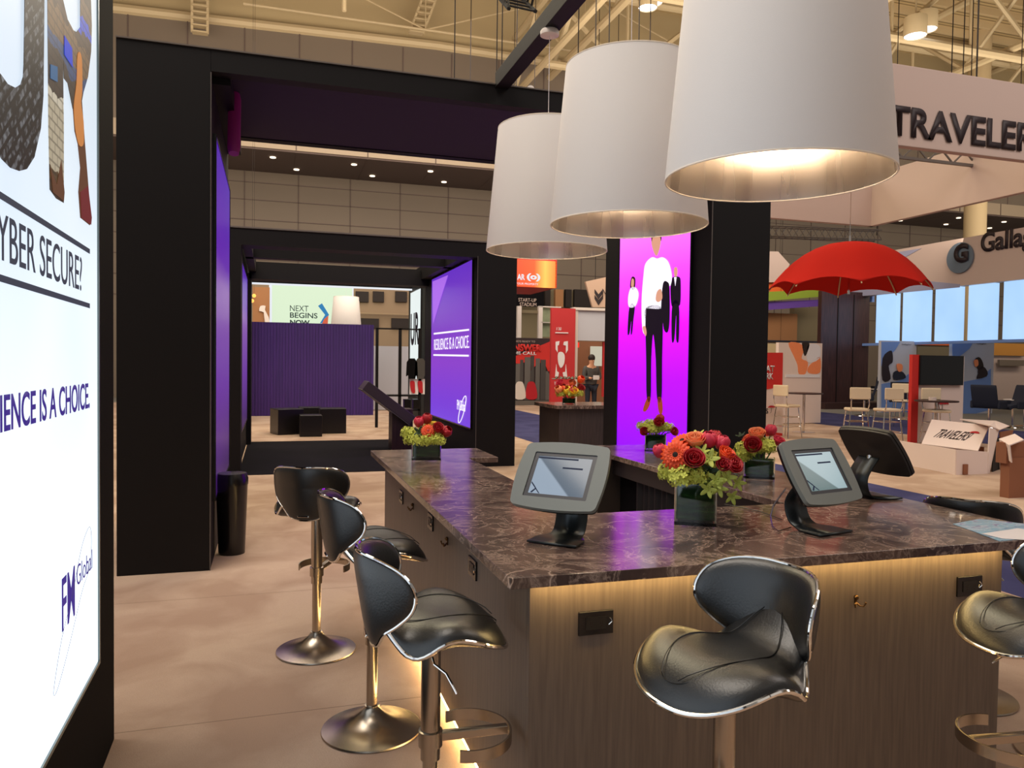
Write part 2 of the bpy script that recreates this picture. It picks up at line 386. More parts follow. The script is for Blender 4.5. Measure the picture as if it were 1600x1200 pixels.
# ================================================================ BLACK BOOTH FRAMES
def screen_frame_col(parent, name, x0, x1, y0, y1, z1):
    return MB().box(x0, x1, y0, y1, 0.006, z1).build(name, M['black'], parent, bevel=.004)
FR = thing('black_archway', 'tall black open frame standing right behind the bar counter', 'archway', (1.6, 7, 0))
def fr(b, name, m, **k):
    o = b.build(name, m, FR, **k); o.location = (-1.6, -7, 0); return o
fr(MB().box(-1.04, -.425, 5.95, 8.2, .006, 3.77), 'column', M['black'], bevel=.004)
fr(MB().box(3.69, 4.29, 5.95, 8.2, .006, 3.77), 'column', M['black'], bevel=.004)
fr(MB().box(-.425, 3.69, 5.95, 6.07, 3.61, 3.77), 'header_beam', M['black'])
fr(MB().box(-.425, 3.69, 8.08, 8.2, 3.735, 3.77), 'header_beam', M['black'])
fr(MB().box(-.425, 3.69, 6.07, 8.08, 3.745, 3.765), 'roof_panel', mat('dark_violet_fabric', (30, 16, 44), .8))
fr(MB().box(-.425, -.30, 6.07, 8.08, 3.56, 3.70), 'side_rail', M['black'])
for x in (-.428, 3.687):
    fr(MB().box(x, x + .006, 5.944, 5.95, .006, 3.6), 'edge_trim', M['trimgrey'])
fr(MB().box(-1.04, 4.29, 5.94, 5.95, 3.765, 3.775), 'top_edge_trim', M['trimgrey'])
# suspended beam with the lampshade canopies
bm_ = MB().box(1.69, 1.80, -2, 5.95, 3.74, 3.86)
tag(bm_.build('ceiling_beam', M['black'], bevel=.003), 'black overhead beam that carries the three big lampshades', 'beam')
# second frame
F2 = thing('black_archway', 'second black frame, over the very dark carpet strip', 'archway', (1.4, 12.9, 0))
def f2(b, name, m, **k):
    o = b.build(name, m, F2, **k); o.location = (-1.4, -12.9, 0); return o
f2(MB().box(-.72, -.40, 10.9, 11.4, .006, 3.31), 'column', M['black'])
f2(MB().box(-.72, -.44, 11.4, 15.0, .006, 3.31), 'side_wall', M['black'])
f2(MB().box(-.46, -.36, 14.6, 15.0, .006, 3.1), 'column', M['black'])
f2(MB().box(2.87, 3.47, 10.9, 14.9, .006, 3.31), 'column', M['black'])
f2(MB().box(-.40, 2.87, 10.9, 11.25, 3.08, 3.31), 'header_beam', M['black'])
f2(MB().box(-.40, 2.87, 14.6, 15.0, 3.0, 3.31), 'header_beam', M['black'])
f2(MB().box(-.40, 2.87, 12.5, 12.7, 3.12, 3.31), 'cross_beam', M['black'])
f2(MB().box(2.72, 2.87, 11.25, 14.6, 3.12, 3.31), 'side_rail', M['black'])
f2(MB().box(-.40, -.28, 11.25, 14.6, 3.12, 3.31), 'side_rail', M['black'])
f2(MB().box(2.864, 2.87, 10.894, 10.9, .006, 3.1), 'edge_trim', M['trimgrey'])
f2(MB().box(-.72, 3.47, 10.88, 10.9, 3.30, 3.32), 'top_edge_trim', M['trimgrey'])
# third frame around the purple wall
F3 = thing('black_archway', 'farthest black frame, framing the purple slatted wall', 'archway', (1.6, 21, 0))
def f3(b, name, m, **k):
    o = b.build(name, m, F3, **k); o.location = (-1.6, -21, 0); return o
f3(MB().box(-.9, -.56, 19.4, 22.0, .006, 4.1), 'column', M['black'])
f3(MB().box(3.80, 4.4, 19.8, 22.3, .006, 4.1), 'column', M['black'])
f3(MB().box(-.56, 3.8, 21.8, 22.0, 3.60, 4.10), 'header_beam', M['blackfabric'])
f3(MB().box(-.56, 3.8, 21.76, 21.8, 3.565, 3.615), 'led_strip', M['ledw'], label='white light strip')
f3(MB().box(-.56, 3.8, 19.5, 19.9, 4.1, 4.3), 'header_beam', M['black'])
# purple slatted wall
b = MB().box(-.6, 2.76, 22.0, 22.15, .006, 2.57)
for i in range(42): x = -.6 + i * .08; b.box(x + .005, x + .055, 21.985, 22.0, .01, 2.57)
tag(b.build('partition_wall', M['purplewall']), 'low purple slatted partition wall behind the black cube seats', 'partition')
# screens
def xscreen(name, label, x, y0, y1, z0, z1, m, sgn, mf=None):
    """lit panel on a face of constant X; sgn = direction it faces"""
    t = thing(name, label, 'screen', (x, (y0 + y1) / 2, (z0 + z1) / 2))
    o = MB().box(min(x, x + sgn * .02), max(x, x + sgn * .02), y0, y1, z0, z1).build('lit_panel', m, t); o.location = -t.location
    f = MB(); e = .018
    for (a, b_, c, d) in ((y0 - e, y0, z0 - e, z1 + e), (y1, y1 + e, z0 - e, z1 + e), (y0, y1, z0 - e, z0), (y0, y1, z1, z1 + e)):
        f.box(min(x, x + sgn * .026), max(x, x + sgn * .026), a, b_, c, d)
    o = f.build('frame', mf or M['blackgloss'], t); o.location = -t.location
    return t
mag = gradient_emit('magenta_screen_glow', [(0, (104, 0, 225)), (.35, (150, 0, 232)), (.55, (186, 8, 236)), (.75, (206, 60, 224)), (1, (206, 108, 216))], .47, 3.15, 2.0)
S1 = xscreen('display_screen', 'tall magenta screen showing three standing figures', 3.69, 6.27, 7.78, .47, 3.15, mag, -1)
def sx1(pts): return [onX(u, v, 3.668) for u, v in pts]
mw = emis('print_white', (250, 244, 255), 1.1); mk = emis('print_black', (26, 14, 34), .6); ms = emis('print_skin', (236, 170, 140), .9); mo = emis('print_tan_shoe', (176, 70, 40), .8)
mh = emis('print_hair', (60, 24, 28), .7); mb_ = emis('print_pale_blue', (190, 190, 235), .9)
def fig(nm, pts, m, par=S1, fn=sx1, nrm=(-1, 0, 0), off=.002, sm=True):
    P = [Vector((u, v, 0)) for u, v in pts]
    if sm: P = smoothpoly(P, 4)
    o = decal(nm, fn([(q.x, q.y) for q in P]), m, par, nrm, off); o.location = -par.location; return o
# central figure
fig('printed_head', [(1021, 352), (1033, 352), (1033, 372), (1031, 388), (1026, 400), (1020, 388), (1018, 372)], ms)
fig('printed_hair', [(1019, 350), (1027, 344), (1034, 350), (1034, 377), (1031, 366), (1022, 366), (1019, 377)], mh, off=.005)
fig('printed_shirt', [(1019, 402), (1027, 404), (1036, 402), (1045, 410), (1050, 430), (1048, 446), (1040, 448), (1036, 466), (1034, 482), (1012, 482), (1010, 486), (1008, 520), (1004, 512), (1003, 470), (1006, 430), (1009, 412)], mw)
fig('printed_trousers', [(1010, 481), (1034, 480), (1036, 510), (1035, 560), (1034, 622), (1027, 622), (1025, 560), (1021, 522), (1018, 560), (1017, 621), (1011, 621), (1010, 560), (1009, 510)], mk)
fig('printed_jacket', [(1037, 443), (1044, 441), (1047, 452), (1047, 500), (1044, 519), (1038, 514), (1036, 490), (1034, 480)], mk, off=.005)
fig('printed_hand', [(1028, 456), (1034, 452), (1036, 466), (1030, 472), (1026, 468)], ms, off=.008)
fig('printed_hand', [(1005, 512), (1009, 510), (1011, 520), (1009, 525)], ms, off=.005)
fig('printed_shoe', [(1012, 621), (1017, 622), (1015, 634), (1009, 643), (1005, 640)], mo)
fig('printed_shoe', [(1028, 622), (1034, 622), (1036, 640), (1033, 649), (1029, 640)], mo)
# woman left, man right
fig('printed_hair', [(989, 432), (993, 436), (992, 451), (988, 452), (985, 448), (986, 437)], mh)
fig('printed_head', [(988, 436), (991, 437), (991, 446), (989, 449), (987, 446)], ms, off=.005)
fig('printed_shirt', [(986, 450), (993, 449), (998, 458), (996, 472), (991, 480), (983, 479), (982, 464)], mw)
fig('printed_trousers', [(984, 479), (992, 478), (990, 500), (988, 520), (986, 521), (987, 500), (984, 520), (981, 520)], mk)
fig('printed_head', [(1054, 419), (1058, 418), (1059, 426), (1057, 433), (1054, 430)], ms)
fig('printed_jacket', [(1052, 433), (1062, 433), (1064, 444), (1063, 476), (1056, 474), (1050, 478), (1048, 452), (1050, 440)], mk)
fig('printed_shirt', [(1054, 433), (1058, 433), (1056, 447)], mw, off=.005, sm=False)
fig('printed_trousers', [(1051, 476), (1061, 475), (1061, 530), (1057, 530), (1057, 490), (1054, 530), (1050, 530)], mk)
# purple screen on second frame, left-facing
pur = gradient_emit('purple_screen_glow', [(0, (112, 60, 226)), (.4, (142, 66, 206)), (.7, (120, 50, 196)), (1, (104, 50, 200))], .5, 3.1, .95)
S2 = xscreen('display_screen', 'purple screen with RESILIENCE IS A CHOICE between two white lines', 2.87, 11.15, 14.2, .56, 3.08, pur, -1)
def sx2(pts): return [onX(u, v, 2.848) for u, v in pts]
P2 = dict(par=S2, fn=sx2)
lil = emis('print_light_purple', (176, 110, 240), .95)
fig('printed_facet', [(676, 440), (700, 430), (677, 506)], lil, sm=False, **P2)
fig('printed_line', [(678, 520.2), (733, 513.8), (733, 516.6), (678, 522.8)], mw, sm=False, **P2)
fig('printed_line', [(677.5, 553.4), (732.5, 554.4), (732.5, 557.2), (677.5, 556)], mw, sm=False, **P2)
a = onX(678, 547, 2.846); c = onX(733, 545, 2.846); e_ = onX(705, 531, 2.846)
o = text('RESILIENCE IS A CHOICE.', 'lettering', mw, S2, a, (0, -1, 0), (0, 0, 1), .195, (a - c).length, bold=-.005); o.location = -S2.location
def ellipse_ring(c, ax, ay, th, xd, yd, n=48):
    P = [Vector(c) + Vector(xd) * ax * math.cos(2 * PI * k / n) + Vector(yd) * ay * math.sin(2 * PI * k / n) for k in range(n)]
    return MB().tube(P, th, 6, closed=True)
cc = onX(722, 640, 2.846)
o = text('FM Global', 'logo_lettering', mw, S2, cc + Vector((0, .35, -.02)), (0, -1, 0), (0, 0, 1), .16, .55); o.location = -S2.location
o = ellipse_ring(cc, .32, .10, .006, Vector((0, -.75, .66)), Vector((0, .66, .75))).build('logo_ellipse', mw, S2); o.location = -S2.location
# first-frame left inner screen, faces right
m1 = gradient_emit('violet_screen_glow', [(0, (50, 20, 80)), (.3, (96, 36, 150)), (.62, (130, 80, 170)), (.7, (96, 30, 170)), (1, (70, 20, 170))], .5, 3.2, .95)
S3 = xscreen('display_screen', 'violet screen on the left column of the nearest frame, seen edge-on', -.425, 6.15, 8.1, .5, 3.2, m1, 1)
S4 = xscreen('display_screen', 'violet screen inside the left wall of the second frame, seen edge-on', -.44, 11.6, 14.4, .5, 2.95, m1, 1)
S5 = xscreen('display_screen', 'violet screen on the left column of the farthest frame', -.56, 19.6, 21.6, .6, 3.5, m1, 1)
b = MB().lathe([(.04, 0), (.05, .05), (.05, .5), (.04, .55)], 16, (0, 0, 0), True)
o = b.build('spotlight_tube', mat('magenta_lit_plastic', (120, 30, 90), .6, emit=.05, ecol=(150, 20, 100)), None, smooth=True); o.location = (-.30, 6.6, 3.2); o.rotation_euler = (-.3, 0, 0)
tag(o, 'magenta glowing tube under the roof of the nearest black frame', 'light')
# lightbox with UR inside the far frame
wl = emis('lightbox_white', (226, 236, 236), 1.0)
S6 = xscreen('lightbox', 'narrow white lightbox at the right of the farthest frame', 3.8, 20.3, 21.9, .6, 3.5, wl, -1)
S6['category'] = 'lightbox'
o = text('UR', 'lettering', mk, S6, (3.775, 21.8, 2.0), (0, -1, 0), (0, 0, 1), .9, 1.3, bold=.03); o.location = -S6.location
# ================================================================ NEAR LEFT LIGHTBOX WALL
LX = -.587
LW = thing('lightbox_wall', 'tall black lightbox wall at the left edge with a glowing white panel', 'lightbox wall', (LX - .2, 1.5, 0), R_(.75))
def lw(o): o.matrix_parent_inverse = LW.matrix_world.inverted(); return o
bpy.context.view_layer.update()
LD = Vector((-math.sin(R_(.74)), math.cos(R_(.74)), 0))     # direction of the wall
LN = Vector((LD.y, -LD.x, 0))                                  # faces the room
e0 = onX(153, 1033, LX); e1_ = e0 + LD * .0
def LP(s, z, off=0): return Vector((e0.x, e0.y, 0)) + LD * s + Vector((0, 0, z)) + LN * off
def lsolid(s0, s1, z0, z1, o0, o1):
    return MB().hexa([LP(s0, z0, o0), LP(s1, z0, o0), LP(s1, z0, o1), LP(s0, z0, o1), LP(s0, z1, o0), LP(s1, z1, o0), LP(s1, z1, o1), LP(s0, z1, o1)])
def lwp(b, name, m, **k):
    o = b.build(name, m, LW, **k); return lw(o)
lwp(lsolid(-4.3, .385, .006, 3.77, -.5, -.012), 'wall_body', M['blackfabric'])
def lightm():
    m = mat('lightbox_face', (60, 62, 66), .5, emit=1.); nt = m.node_tree; bb = nt.nodes['Principled BSDF']
    n_ = noise(nt, mapping(nt), .9, 2); r = ramp(nt, n_, [(.3, (212, 228, 246)), (.7, (236, 246, 252))])
    t = nt.nodes.new('ShaderNodeTexCoord'); sx = nt.nodes.new('ShaderNodeSeparateXYZ'); nt.links.new(t.outputs['Object'], sx.inputs[0])
    mr = nt.nodes.new('ShaderNodeMapRange'); mr.inputs['From Min'].default_value = .5; mr.inputs['From Max'].default_value = 3.0
    mr.inputs['To Min'].default_value = 1.5; mr.inputs['To Max'].default_value = .72
    nt.links.new(sx.outputs[2], mr.inputs['Value'])
    nt.links.new(r.outputs[0], bb.inputs['Emission Color']); nt.links.new(mr.outputs[0], bb.inputs['Emission Strength']); return m
zb = e0.z
lwp(lsolid(-4.0, 0, zb, 3.3, -.012, 0), 'lit_panel', lightm())
b = lsolid(-4.0, .012, zb - .012, zb, -.012, .006); b.merge(lsolid(0, .012, zb, 3.3, -.012, .006))
lwp(b, 'panel_frame', mat('panel_frame_grey', (120, 130, 128), .3, .8))
def onL(u, v, off=.002):
    d = ray(u, v); q = Vector((e0.x, e0.y, 0)) + LN * off
    t = (q - EYE).dot(LN) / d.dot(LN); return EYE + d * t
def ldecal(name, pts, m, off=.002, sm=0, label=None):
    if sm: pts = [(q.x, q.y) for q in smoothpoly([(u, v, 0) for u, v in pts], sm)]
    return lw(decal(name, [onL(u, v) for u, v in pts], m, LW, LN, off, label=label, th=.001))
gt = emis('print_charcoal', (58, 62, 76), .9); pt = emis('print_indigo', (62, 44, 140), .9)
def lline(u0, v0, u1, v1, t):
    a = onL(u0, v0); c = onL(u1, v1); d = (a - c).normalized(); a = a + d * 1.2
    z = (a.z + c.z) / 2
    b = MB().prism([Vector((a.x, a.y, c.z - t)), Vector((c.x, c.y, c.z - t)), Vector((c.x, c.y, c.z + t)), Vector((a.x, a.y, c.z + t))], LN * .001)
    lwp(b, 'printed_line', gt)
lline(0, 304, 140, 393, .008); lline(0, 433, 140, 478, .008)
def ltext(body, ustart, vb, uend, vbe, vtop_end, m, nm, extra, **k):
    """text that ends at pixel uend, with 'extra' share of its length before the picture's left edge"""
    c = onL(uend, vbe); a0 = onL(ustart, vb); top = onL(uend, vtop_end)
    L = (c - a0).length; full = L / (1 - extra)
    o_ = c - LD * full
    o = text(body, nm, m, LW, Vector((o_.x, o_.y, c.z)), LD, (0, 0, 1), top.z - c.z, full, ext=.001, **k); lw(o)
ltext('CYBER SECURE?', 0, 422, 128, 455, 403, gt, 'lettering', .115, bold=.0)
ltext('RESILIENCE IS A CHOICE.', 0, 678, 140, 637.5, 598, pt, 'lettering', .205, bold=.012)
# logo
a = onL(97, 988); c = onL(117, 962)
lw(text('FM', 'logo_lettering', pt, LW, Vector((a.x, a.y, a.z)), LD, (0, 0, 1), onL(97, 905).z - a.z, (c - a).length, ext=.001, bold=.006))
a = onL(120, 917); c = onL(144, 895)
lw(text('Global', 'logo_lettering', pt, LW, Vector((a.x, a.y, a.z)), LD, (0, 0, 1), .065, (c - a).length, ext=.001, bold=-.01))
P = [onL(u, v, .003) for u, v in [(q.x, q.y) for q in smoothpoly([(141, 824, 0), (143, 850, 0), (139, 890, 0), (128, 925, 0), (108, 1010, 0), (92, 1070, 0), (85, 1087, 0), (85, 1070, 0), (97, 996, 0), (113, 930, 0), (126, 862, 0), (135, 832, 0)], 5)]]
lw(MB().tube(P, .0006, 5, closed=True).build('logo_ellipse', mat('print_grey_line', (120, 125, 160), .6), LW))
# photo-filled letters U and R
def picmat(name, kind):
    m = mat(name, (10, 10, 12), .5, emit=.9); nt = m.node_tree; bb = nt.nodes['Principled BSDF']
    t = nt.nodes.new('ShaderNodeTexCoord')
    mp = nt.nodes.new('ShaderNodeMapping'); nt.links.new(t.outputs['Object'], mp.inputs['Vector'])
    if kind == 'keys':
        mp.inputs['Rotation'].default_value = (R_(-38), 0, 0)
        br = nt.nodes.new('ShaderNodeTexBrick'); br.inputs['Scale'].default_value = 12; br.inputs['Mortar Size'].default_value = .07
        br.inputs['Brick Width'].default_value = 1.6; br.inputs['Row Height'].default_value = .32
        sp = nt.nodes.new('ShaderNodeSeparateXYZ'); cb = nt.nodes.new('ShaderNodeCombineXYZ')
        nt.links.new(mp.outputs[0], sp.inputs[0]); nt.links.new(sp.outputs[1], cb.inputs[0]); nt.links.new(sp.outputs[2], cb.inputs[1])
        nt.links.new(cb.outputs[0], br.inputs['Vector'])
        n_ = noise(nt, mapping(nt), 45, 5); r = ramp(nt, n_, [(.46, (10, 10, 14)), (.72, (120, 124, 130))])
        c = mixc(nt, br.outputs['Fac'], r.outputs[0], lin((8, 8, 10)))
    else:
        sp = nt.nodes.new('ShaderNodeSeparateXYZ'); nt.links.new(mp.outputs[0], sp.inputs[0])
        mr = nt.nodes.new('ShaderNodeMapRange'); mr.inputs['From Min'].default_value = 2.0; mr.inputs['From Max'].default_value = 2.75
        nt.links.new(math_(nt, 'ADD', sp.outputs[2], math_(nt, 'MULTIPLY', noise(nt, mapping(nt), 9, 3), .12)), mr.inputs['Value'])
        r = ramp(nt, mr.outputs[0], [(0, (60, 44, 30)), (.12, (80, 60, 34)), (.16, (176, 164, 140)), (.42, (196, 186, 166)), (.46, (60, 48, 40)), (.6, (46, 70, 110)), (.66, (110, 84, 56)), (.78, (74, 56, 44)), (.84, (40, 70, 190)), (.9, (96, 74, 56)), (1, (60, 48, 40))], 'CONSTANT')
        br = nt.nodes.new('ShaderNodeTexBrick'); br.inputs['Scale'].default_value = 9; br.inputs['Mortar Size'].default_value = .03
        cb = nt.nodes.new('ShaderNodeCombineXYZ'); nt.links.new(sp.outputs[1], cb.inputs[0]); nt.links.new(sp.outputs[2], cb.inputs[1]); nt.links.new(cb.outputs[0], br.inputs['Vector'])
        c = mixc(nt, math_(nt, 'MULTIPLY', br.outputs['Fac'], .5), r.outputs[0], lin((30, 26, 24)))
    nt.links.new(c, bb.inputs['Emission Color']); return m
# U: outer curve down the right side and round the bottom
U_ = [(68, -60), (67, 60), (66, 150), (62, 200), (52, 245), (40, 264), (28, 267), (14, 262), (0, 248), (-14, 225), (-14, 90), (-6, 110), (0, 117), (10, 131), (22, 137), (30, 132), (34, 120), (35, 100), (36, 40), (37, -60)]
ldecal('picture_letter', U_, picmat('keyboard_picture', 'keys'), label='letter U filled with a dark keyboard picture')
Rm = picmat('office_picture', 'office')
ldecal('picture_letter', [(72, -60), (96, -60), (98, 60), (97, 120), (98, 200), (98, 317), (86, 310), (76, 296), (74, 200)], Rm, label='letter R filled with an office picture')
ldecal('picture_letter', [(96, -60), (118, -60), (97, 0), (104, 30), (113, 47), (118, 50), (124, 42), (124, 0), (124, -60), (140, -20), (142, 40), (141, 80), (136, 120), (129, 144), (126, 160), (112, 170), (104, 130), (98, 122)], Rm)
mb2 = emis('print_brown', (96, 60, 40), .9); msk = emis('print_orange_skin', (200, 128, 66), .9); mrd = emis('print_maroon', (110, 36, 40), .9)
ldecal('picture_letter', [(112, 165), (126, 150), (131, 220), (135, 270), (141, 345), (139, 352), (124, 340), (121, 300), (124, 262), (120, 225), (115, 205)], mb2)
ldecal('picture_figure', [(119, 84), (125, 90), (126, 140), (124, 160), (128, 190), (128, 224), (121, 226), (115, 200), (113, 165), (117, 130)], msk, .004, 4)
ldecal('picture_figure', [(123, 300), (135, 290), (141, 340), (140, 351), (125, 340)], mrd, .004)
ldecal('picture_figure', [(98, 55), (110, 75), (111, 105), (98, 85)], emis('print_blue', (50, 70, 200), .9), .004)
ldecal('picture_figure', [(76, 100), (87, 104), (87, 128), (76, 122)], emis('print_steel_blue', (60, 100, 140), .9), .004)
ldecal('picture_figure', [(76, 262), (86, 288), (93, 250), (98, 300), (97, 314), (80, 300)], mb2, .004)
# black bin by the nearest left column
B_ = thing('waste_bin', 'slim black bin against the left column of the nearest frame', 'bin', (-.30, 6.45, .006))
MB().lathe([(.10, 0), (.12, .55), (.105, .55), (.09, .01)], 24, caps=False).build('body', M['blackgloss'], B_, smooth=True)
MB().lathe([(.124, .55), (.124, .6), (.11, .64), (.001, .65)], 24).build('lid', M['blackgloss'], B_, smooth=True)
# ================================================================ BAR COUNTER
CT, TH = .93, .033
pts = [(.655, 2.085), (2.87, 2.085), (2.87, 5.35), (2.09, 5.35), (2.09, 4.78), (2.22, 4.78), (2.22, 2.92), (1.22, 2.92), (1.22, 4.80), (1.415, 4.80), (1.415, 5.35), (.655, 5.35)]
o = MB().prism([Vector((x, y, CT - TH)) for x, y in pts], (0, 0, TH)).build('countertop', M['marble'], bevel=.002)
tag(o, 'U-shaped brown veined marble countertop with flowers and tablets on it', 'countertop')
ZB = CT - TH
def outlet(parent, c, dirx, nrm, label=None):
    dx = Vector(dirx); n_ = Vector(nrm); up = Vector((0, 0, 1)); c = Vector(c)
    def bx(a, b_, z0, z1, d0, d1, m=MB):
        return MB().hexa([c + dx * a + up * z0 + n_ * d0, c + dx * b_ + up * z0 + n_ * d0, c + dx * b_ + up * z0 + n_ * d1, c + dx * a + up * z0 + n_ * d1, c + dx * a + up * z1 + n_ * d0, c + dx * b_ + up * z1 + n_ * d0, c + dx * b_ + up * z1 + n_ * d1, c + dx * a + up * z1 + n_ * d1])
    pl = bx(-.057, .057, -.036, .036, 0, .008).build('power_outlet', M['blackgloss'], parent, bevel=.001)
    bx(-.034, .034, -.019, .019, .008, .0105).build('socket_insert', M['piping'], pl)
    b = MB()
    for s in (-.017, .017):
        b.merge(bx(s - .004, s - .002, -.004, .006, .0105, .0108)); b.merge(bx(s + .002, s + .004, -.004, .006, .0105, .0108)); b.merge(bx(s - .002, s + .002, -.011, -.008, .0105, .0108))
    b.build('socket_slots', M['darkc'], pl)
    q = c + dx * .046 + n_ * .009
    MB().tube([q + up * .012, q + up * .002 + dx * .004 + n_ * .004, q - up * .008 - dx * .004], .002, 6).build('indicator', M['chrome'], pl)
    return pl
def hook(parent, c, dirx, nrm):
    dx = Vector(dirx); n_ = Vector(nrm); up = Vector((0, 0, 1)); c = Vector(c)
    b = MB().ball(c + up * .012 + n_ * .006, .009, 10, 8); b.bar(c + up * .012 + n_ * .003, c - up * .015 + n_ * .003, .008, .005, n_)
    for s in (-1, 1):
        b.tube([c - up * .006 + n_ * .005, c - up * .016 + n_ * .014 + dx * .008 * s, c - up * .016 + n_ * .022 + dx * .017 * s, c - up * .006 + n_ * .026 + dx * .022 * s], .0028, 8); b.ball(c - up * .004 + n_ * .026 + dx * .022 * s, .0045, 8, 6)
    return b.build('coat_hook', M['brass'], parent, smooth=True)
M['brass'] = mat('antique_brass', (96, 72, 46), .3, 1)
CF = thing('bar_cabinet', 'grey oak front cabinet of the bar, glowing under the counter edge', 'cabinet', (1.65, 2.14, .006))
def cf(b, name, m, **k):
    o = b.build(name, m, CF, **k); o.location = (-1.65, -2.14, -.006); return o
cf(MB().box(.735, 2.575, 2.14, 2.165, .006, ZB), 'front_panel', M['wood'])
cf(MB().box(.76, 2.55, 2.165, 2.88, .006, ZB), 'carcass', M['blackfabric'])
cf(MB().box(.74, 2.57, 2.094, 2.116, ZB - .002, ZB), 'led_strip', mat('led_strip_glow', (255, 214, 140), .5, emit=34, ecol=(255, 216, 140)), label='glowing warm light strip')
for u, v in ((930, 972), (1513, 915)): p = onY(u, v, 2.14); o = outlet(CF, p, (1, 0, 0), (0, -1, 0)); o.location = (-1.65, -2.14, -.006)
p = onY(1336, 938, 2.14); o = hook(CF, p, (1, 0, 0), (0, -1, 0)); o.location = (-1.65, -2.14, -.006)
CL = thing('bar_cabinet', 'grey oak left cabinet of the bar beside three stools, lit along the floor', 'cabinet', (.735, 3.7, .006))
def cl(b, name, m, **k):
    o = b.build(name, m, CL, **k); o.location = (-.735, -3.7, -.006); return o
cl(MB().box(.735, .76, 2.166, 5.2, .05, ZB), 'side_panel', M['wood'])
cl(MB().box(.78, 1.17, 2.9, 5.2, .006, ZB), 'carcass', M['wood'])
cl(MB().box(.76, 1.17, 5.2, 5.22, .006, ZB), 'end_panel', M['wood'])
cl(MB().box(.738, .748, 2.3, 5.15, .030, .040), 'led_strip', mat('led_floor_glow', (255, 220, 150), .5, emit=40, ecol=(255, 214, 140)), label='glowing warm light strip')
for u, v in ((628, 776), (674, 815), (740, 887)):
    p = onX(u, v, .735); o = outlet(CL, p, (0, -1, 0), (-1, 0, 0)); o.location = (-.735, -3.7, -.006)
for u, v in ((646, 792), (700, 846)):
    p = onX(u, v, .735); o = hook(CL, p, (0, -1, 0), (-1, 0, 0)); o.location = (-.735, -3.7, -.006)
CR = thing('bar_cabinet', 'right cabinet of the bar with black curtains towards the inside', 'cabinet', (2.5, 4.0, .006))
def cr(b, name, m, **k):
    o = b.build(name, m, CR, **k); o.location = (-2.5, -4.0, -.006); return o
cr(MB().box(2.55, 2.575, 2.166, 5.2, .006, ZB), 'side_panel', M['wood'])
cr(MB().box(2.32, 2.55, 2.9, 5.2, .006, ZB), 'carcass', M['blackfabric'])
cr(MB().box(2.15, 2.32, 4.85, 5.2, .006, ZB), 'end_panel', mat('dark_oak', (58, 50, 46), .5))
cr(MB().box(2.26, 2.28, 2.95, 4.9, ZB - .11, ZB), 'rail', mat('dark_rail', (44, 38, 38), .5))
b = MB(); N = 150
vs = []
for k in range(N + 1):
    y = 2.95 + 1.6 * k / N; x = 2.292 + .012 * math.sin(k * .85) + .006 * math.sin(k * .33)
    vs += [(x, y, .02), (x, y, ZB - .10)]
b.add(vs, [(2 * k, 2 * k + 1, 2 * k + 3, 2 * k + 2) for k in range(N)]); cr(b, 'curtain', mat('black_curtain', (26, 22, 26), .6), smooth=True, angle=60)
# far counter of the same booth
FC = thing('marble_counter', 'small marble-topped counter holding an orange bouquet behind the bar', 'counter', (4.5, 10.9, .006))
def fc(b, name, m):
    o = b.build(name, m, FC); o.location = (-4.5, -10.9, -.006); return o
fc(MB().box(3.98, 5.1, 10.5, 11.5, .88, .93), 'countertop', M['marble'])
fc(MB().box(4.05, 5.05, 10.58, 11.45, .006, .88), 'cabinet_body', grain('dark_oak_body', (52, 42, 42), (70, 56, 54)))
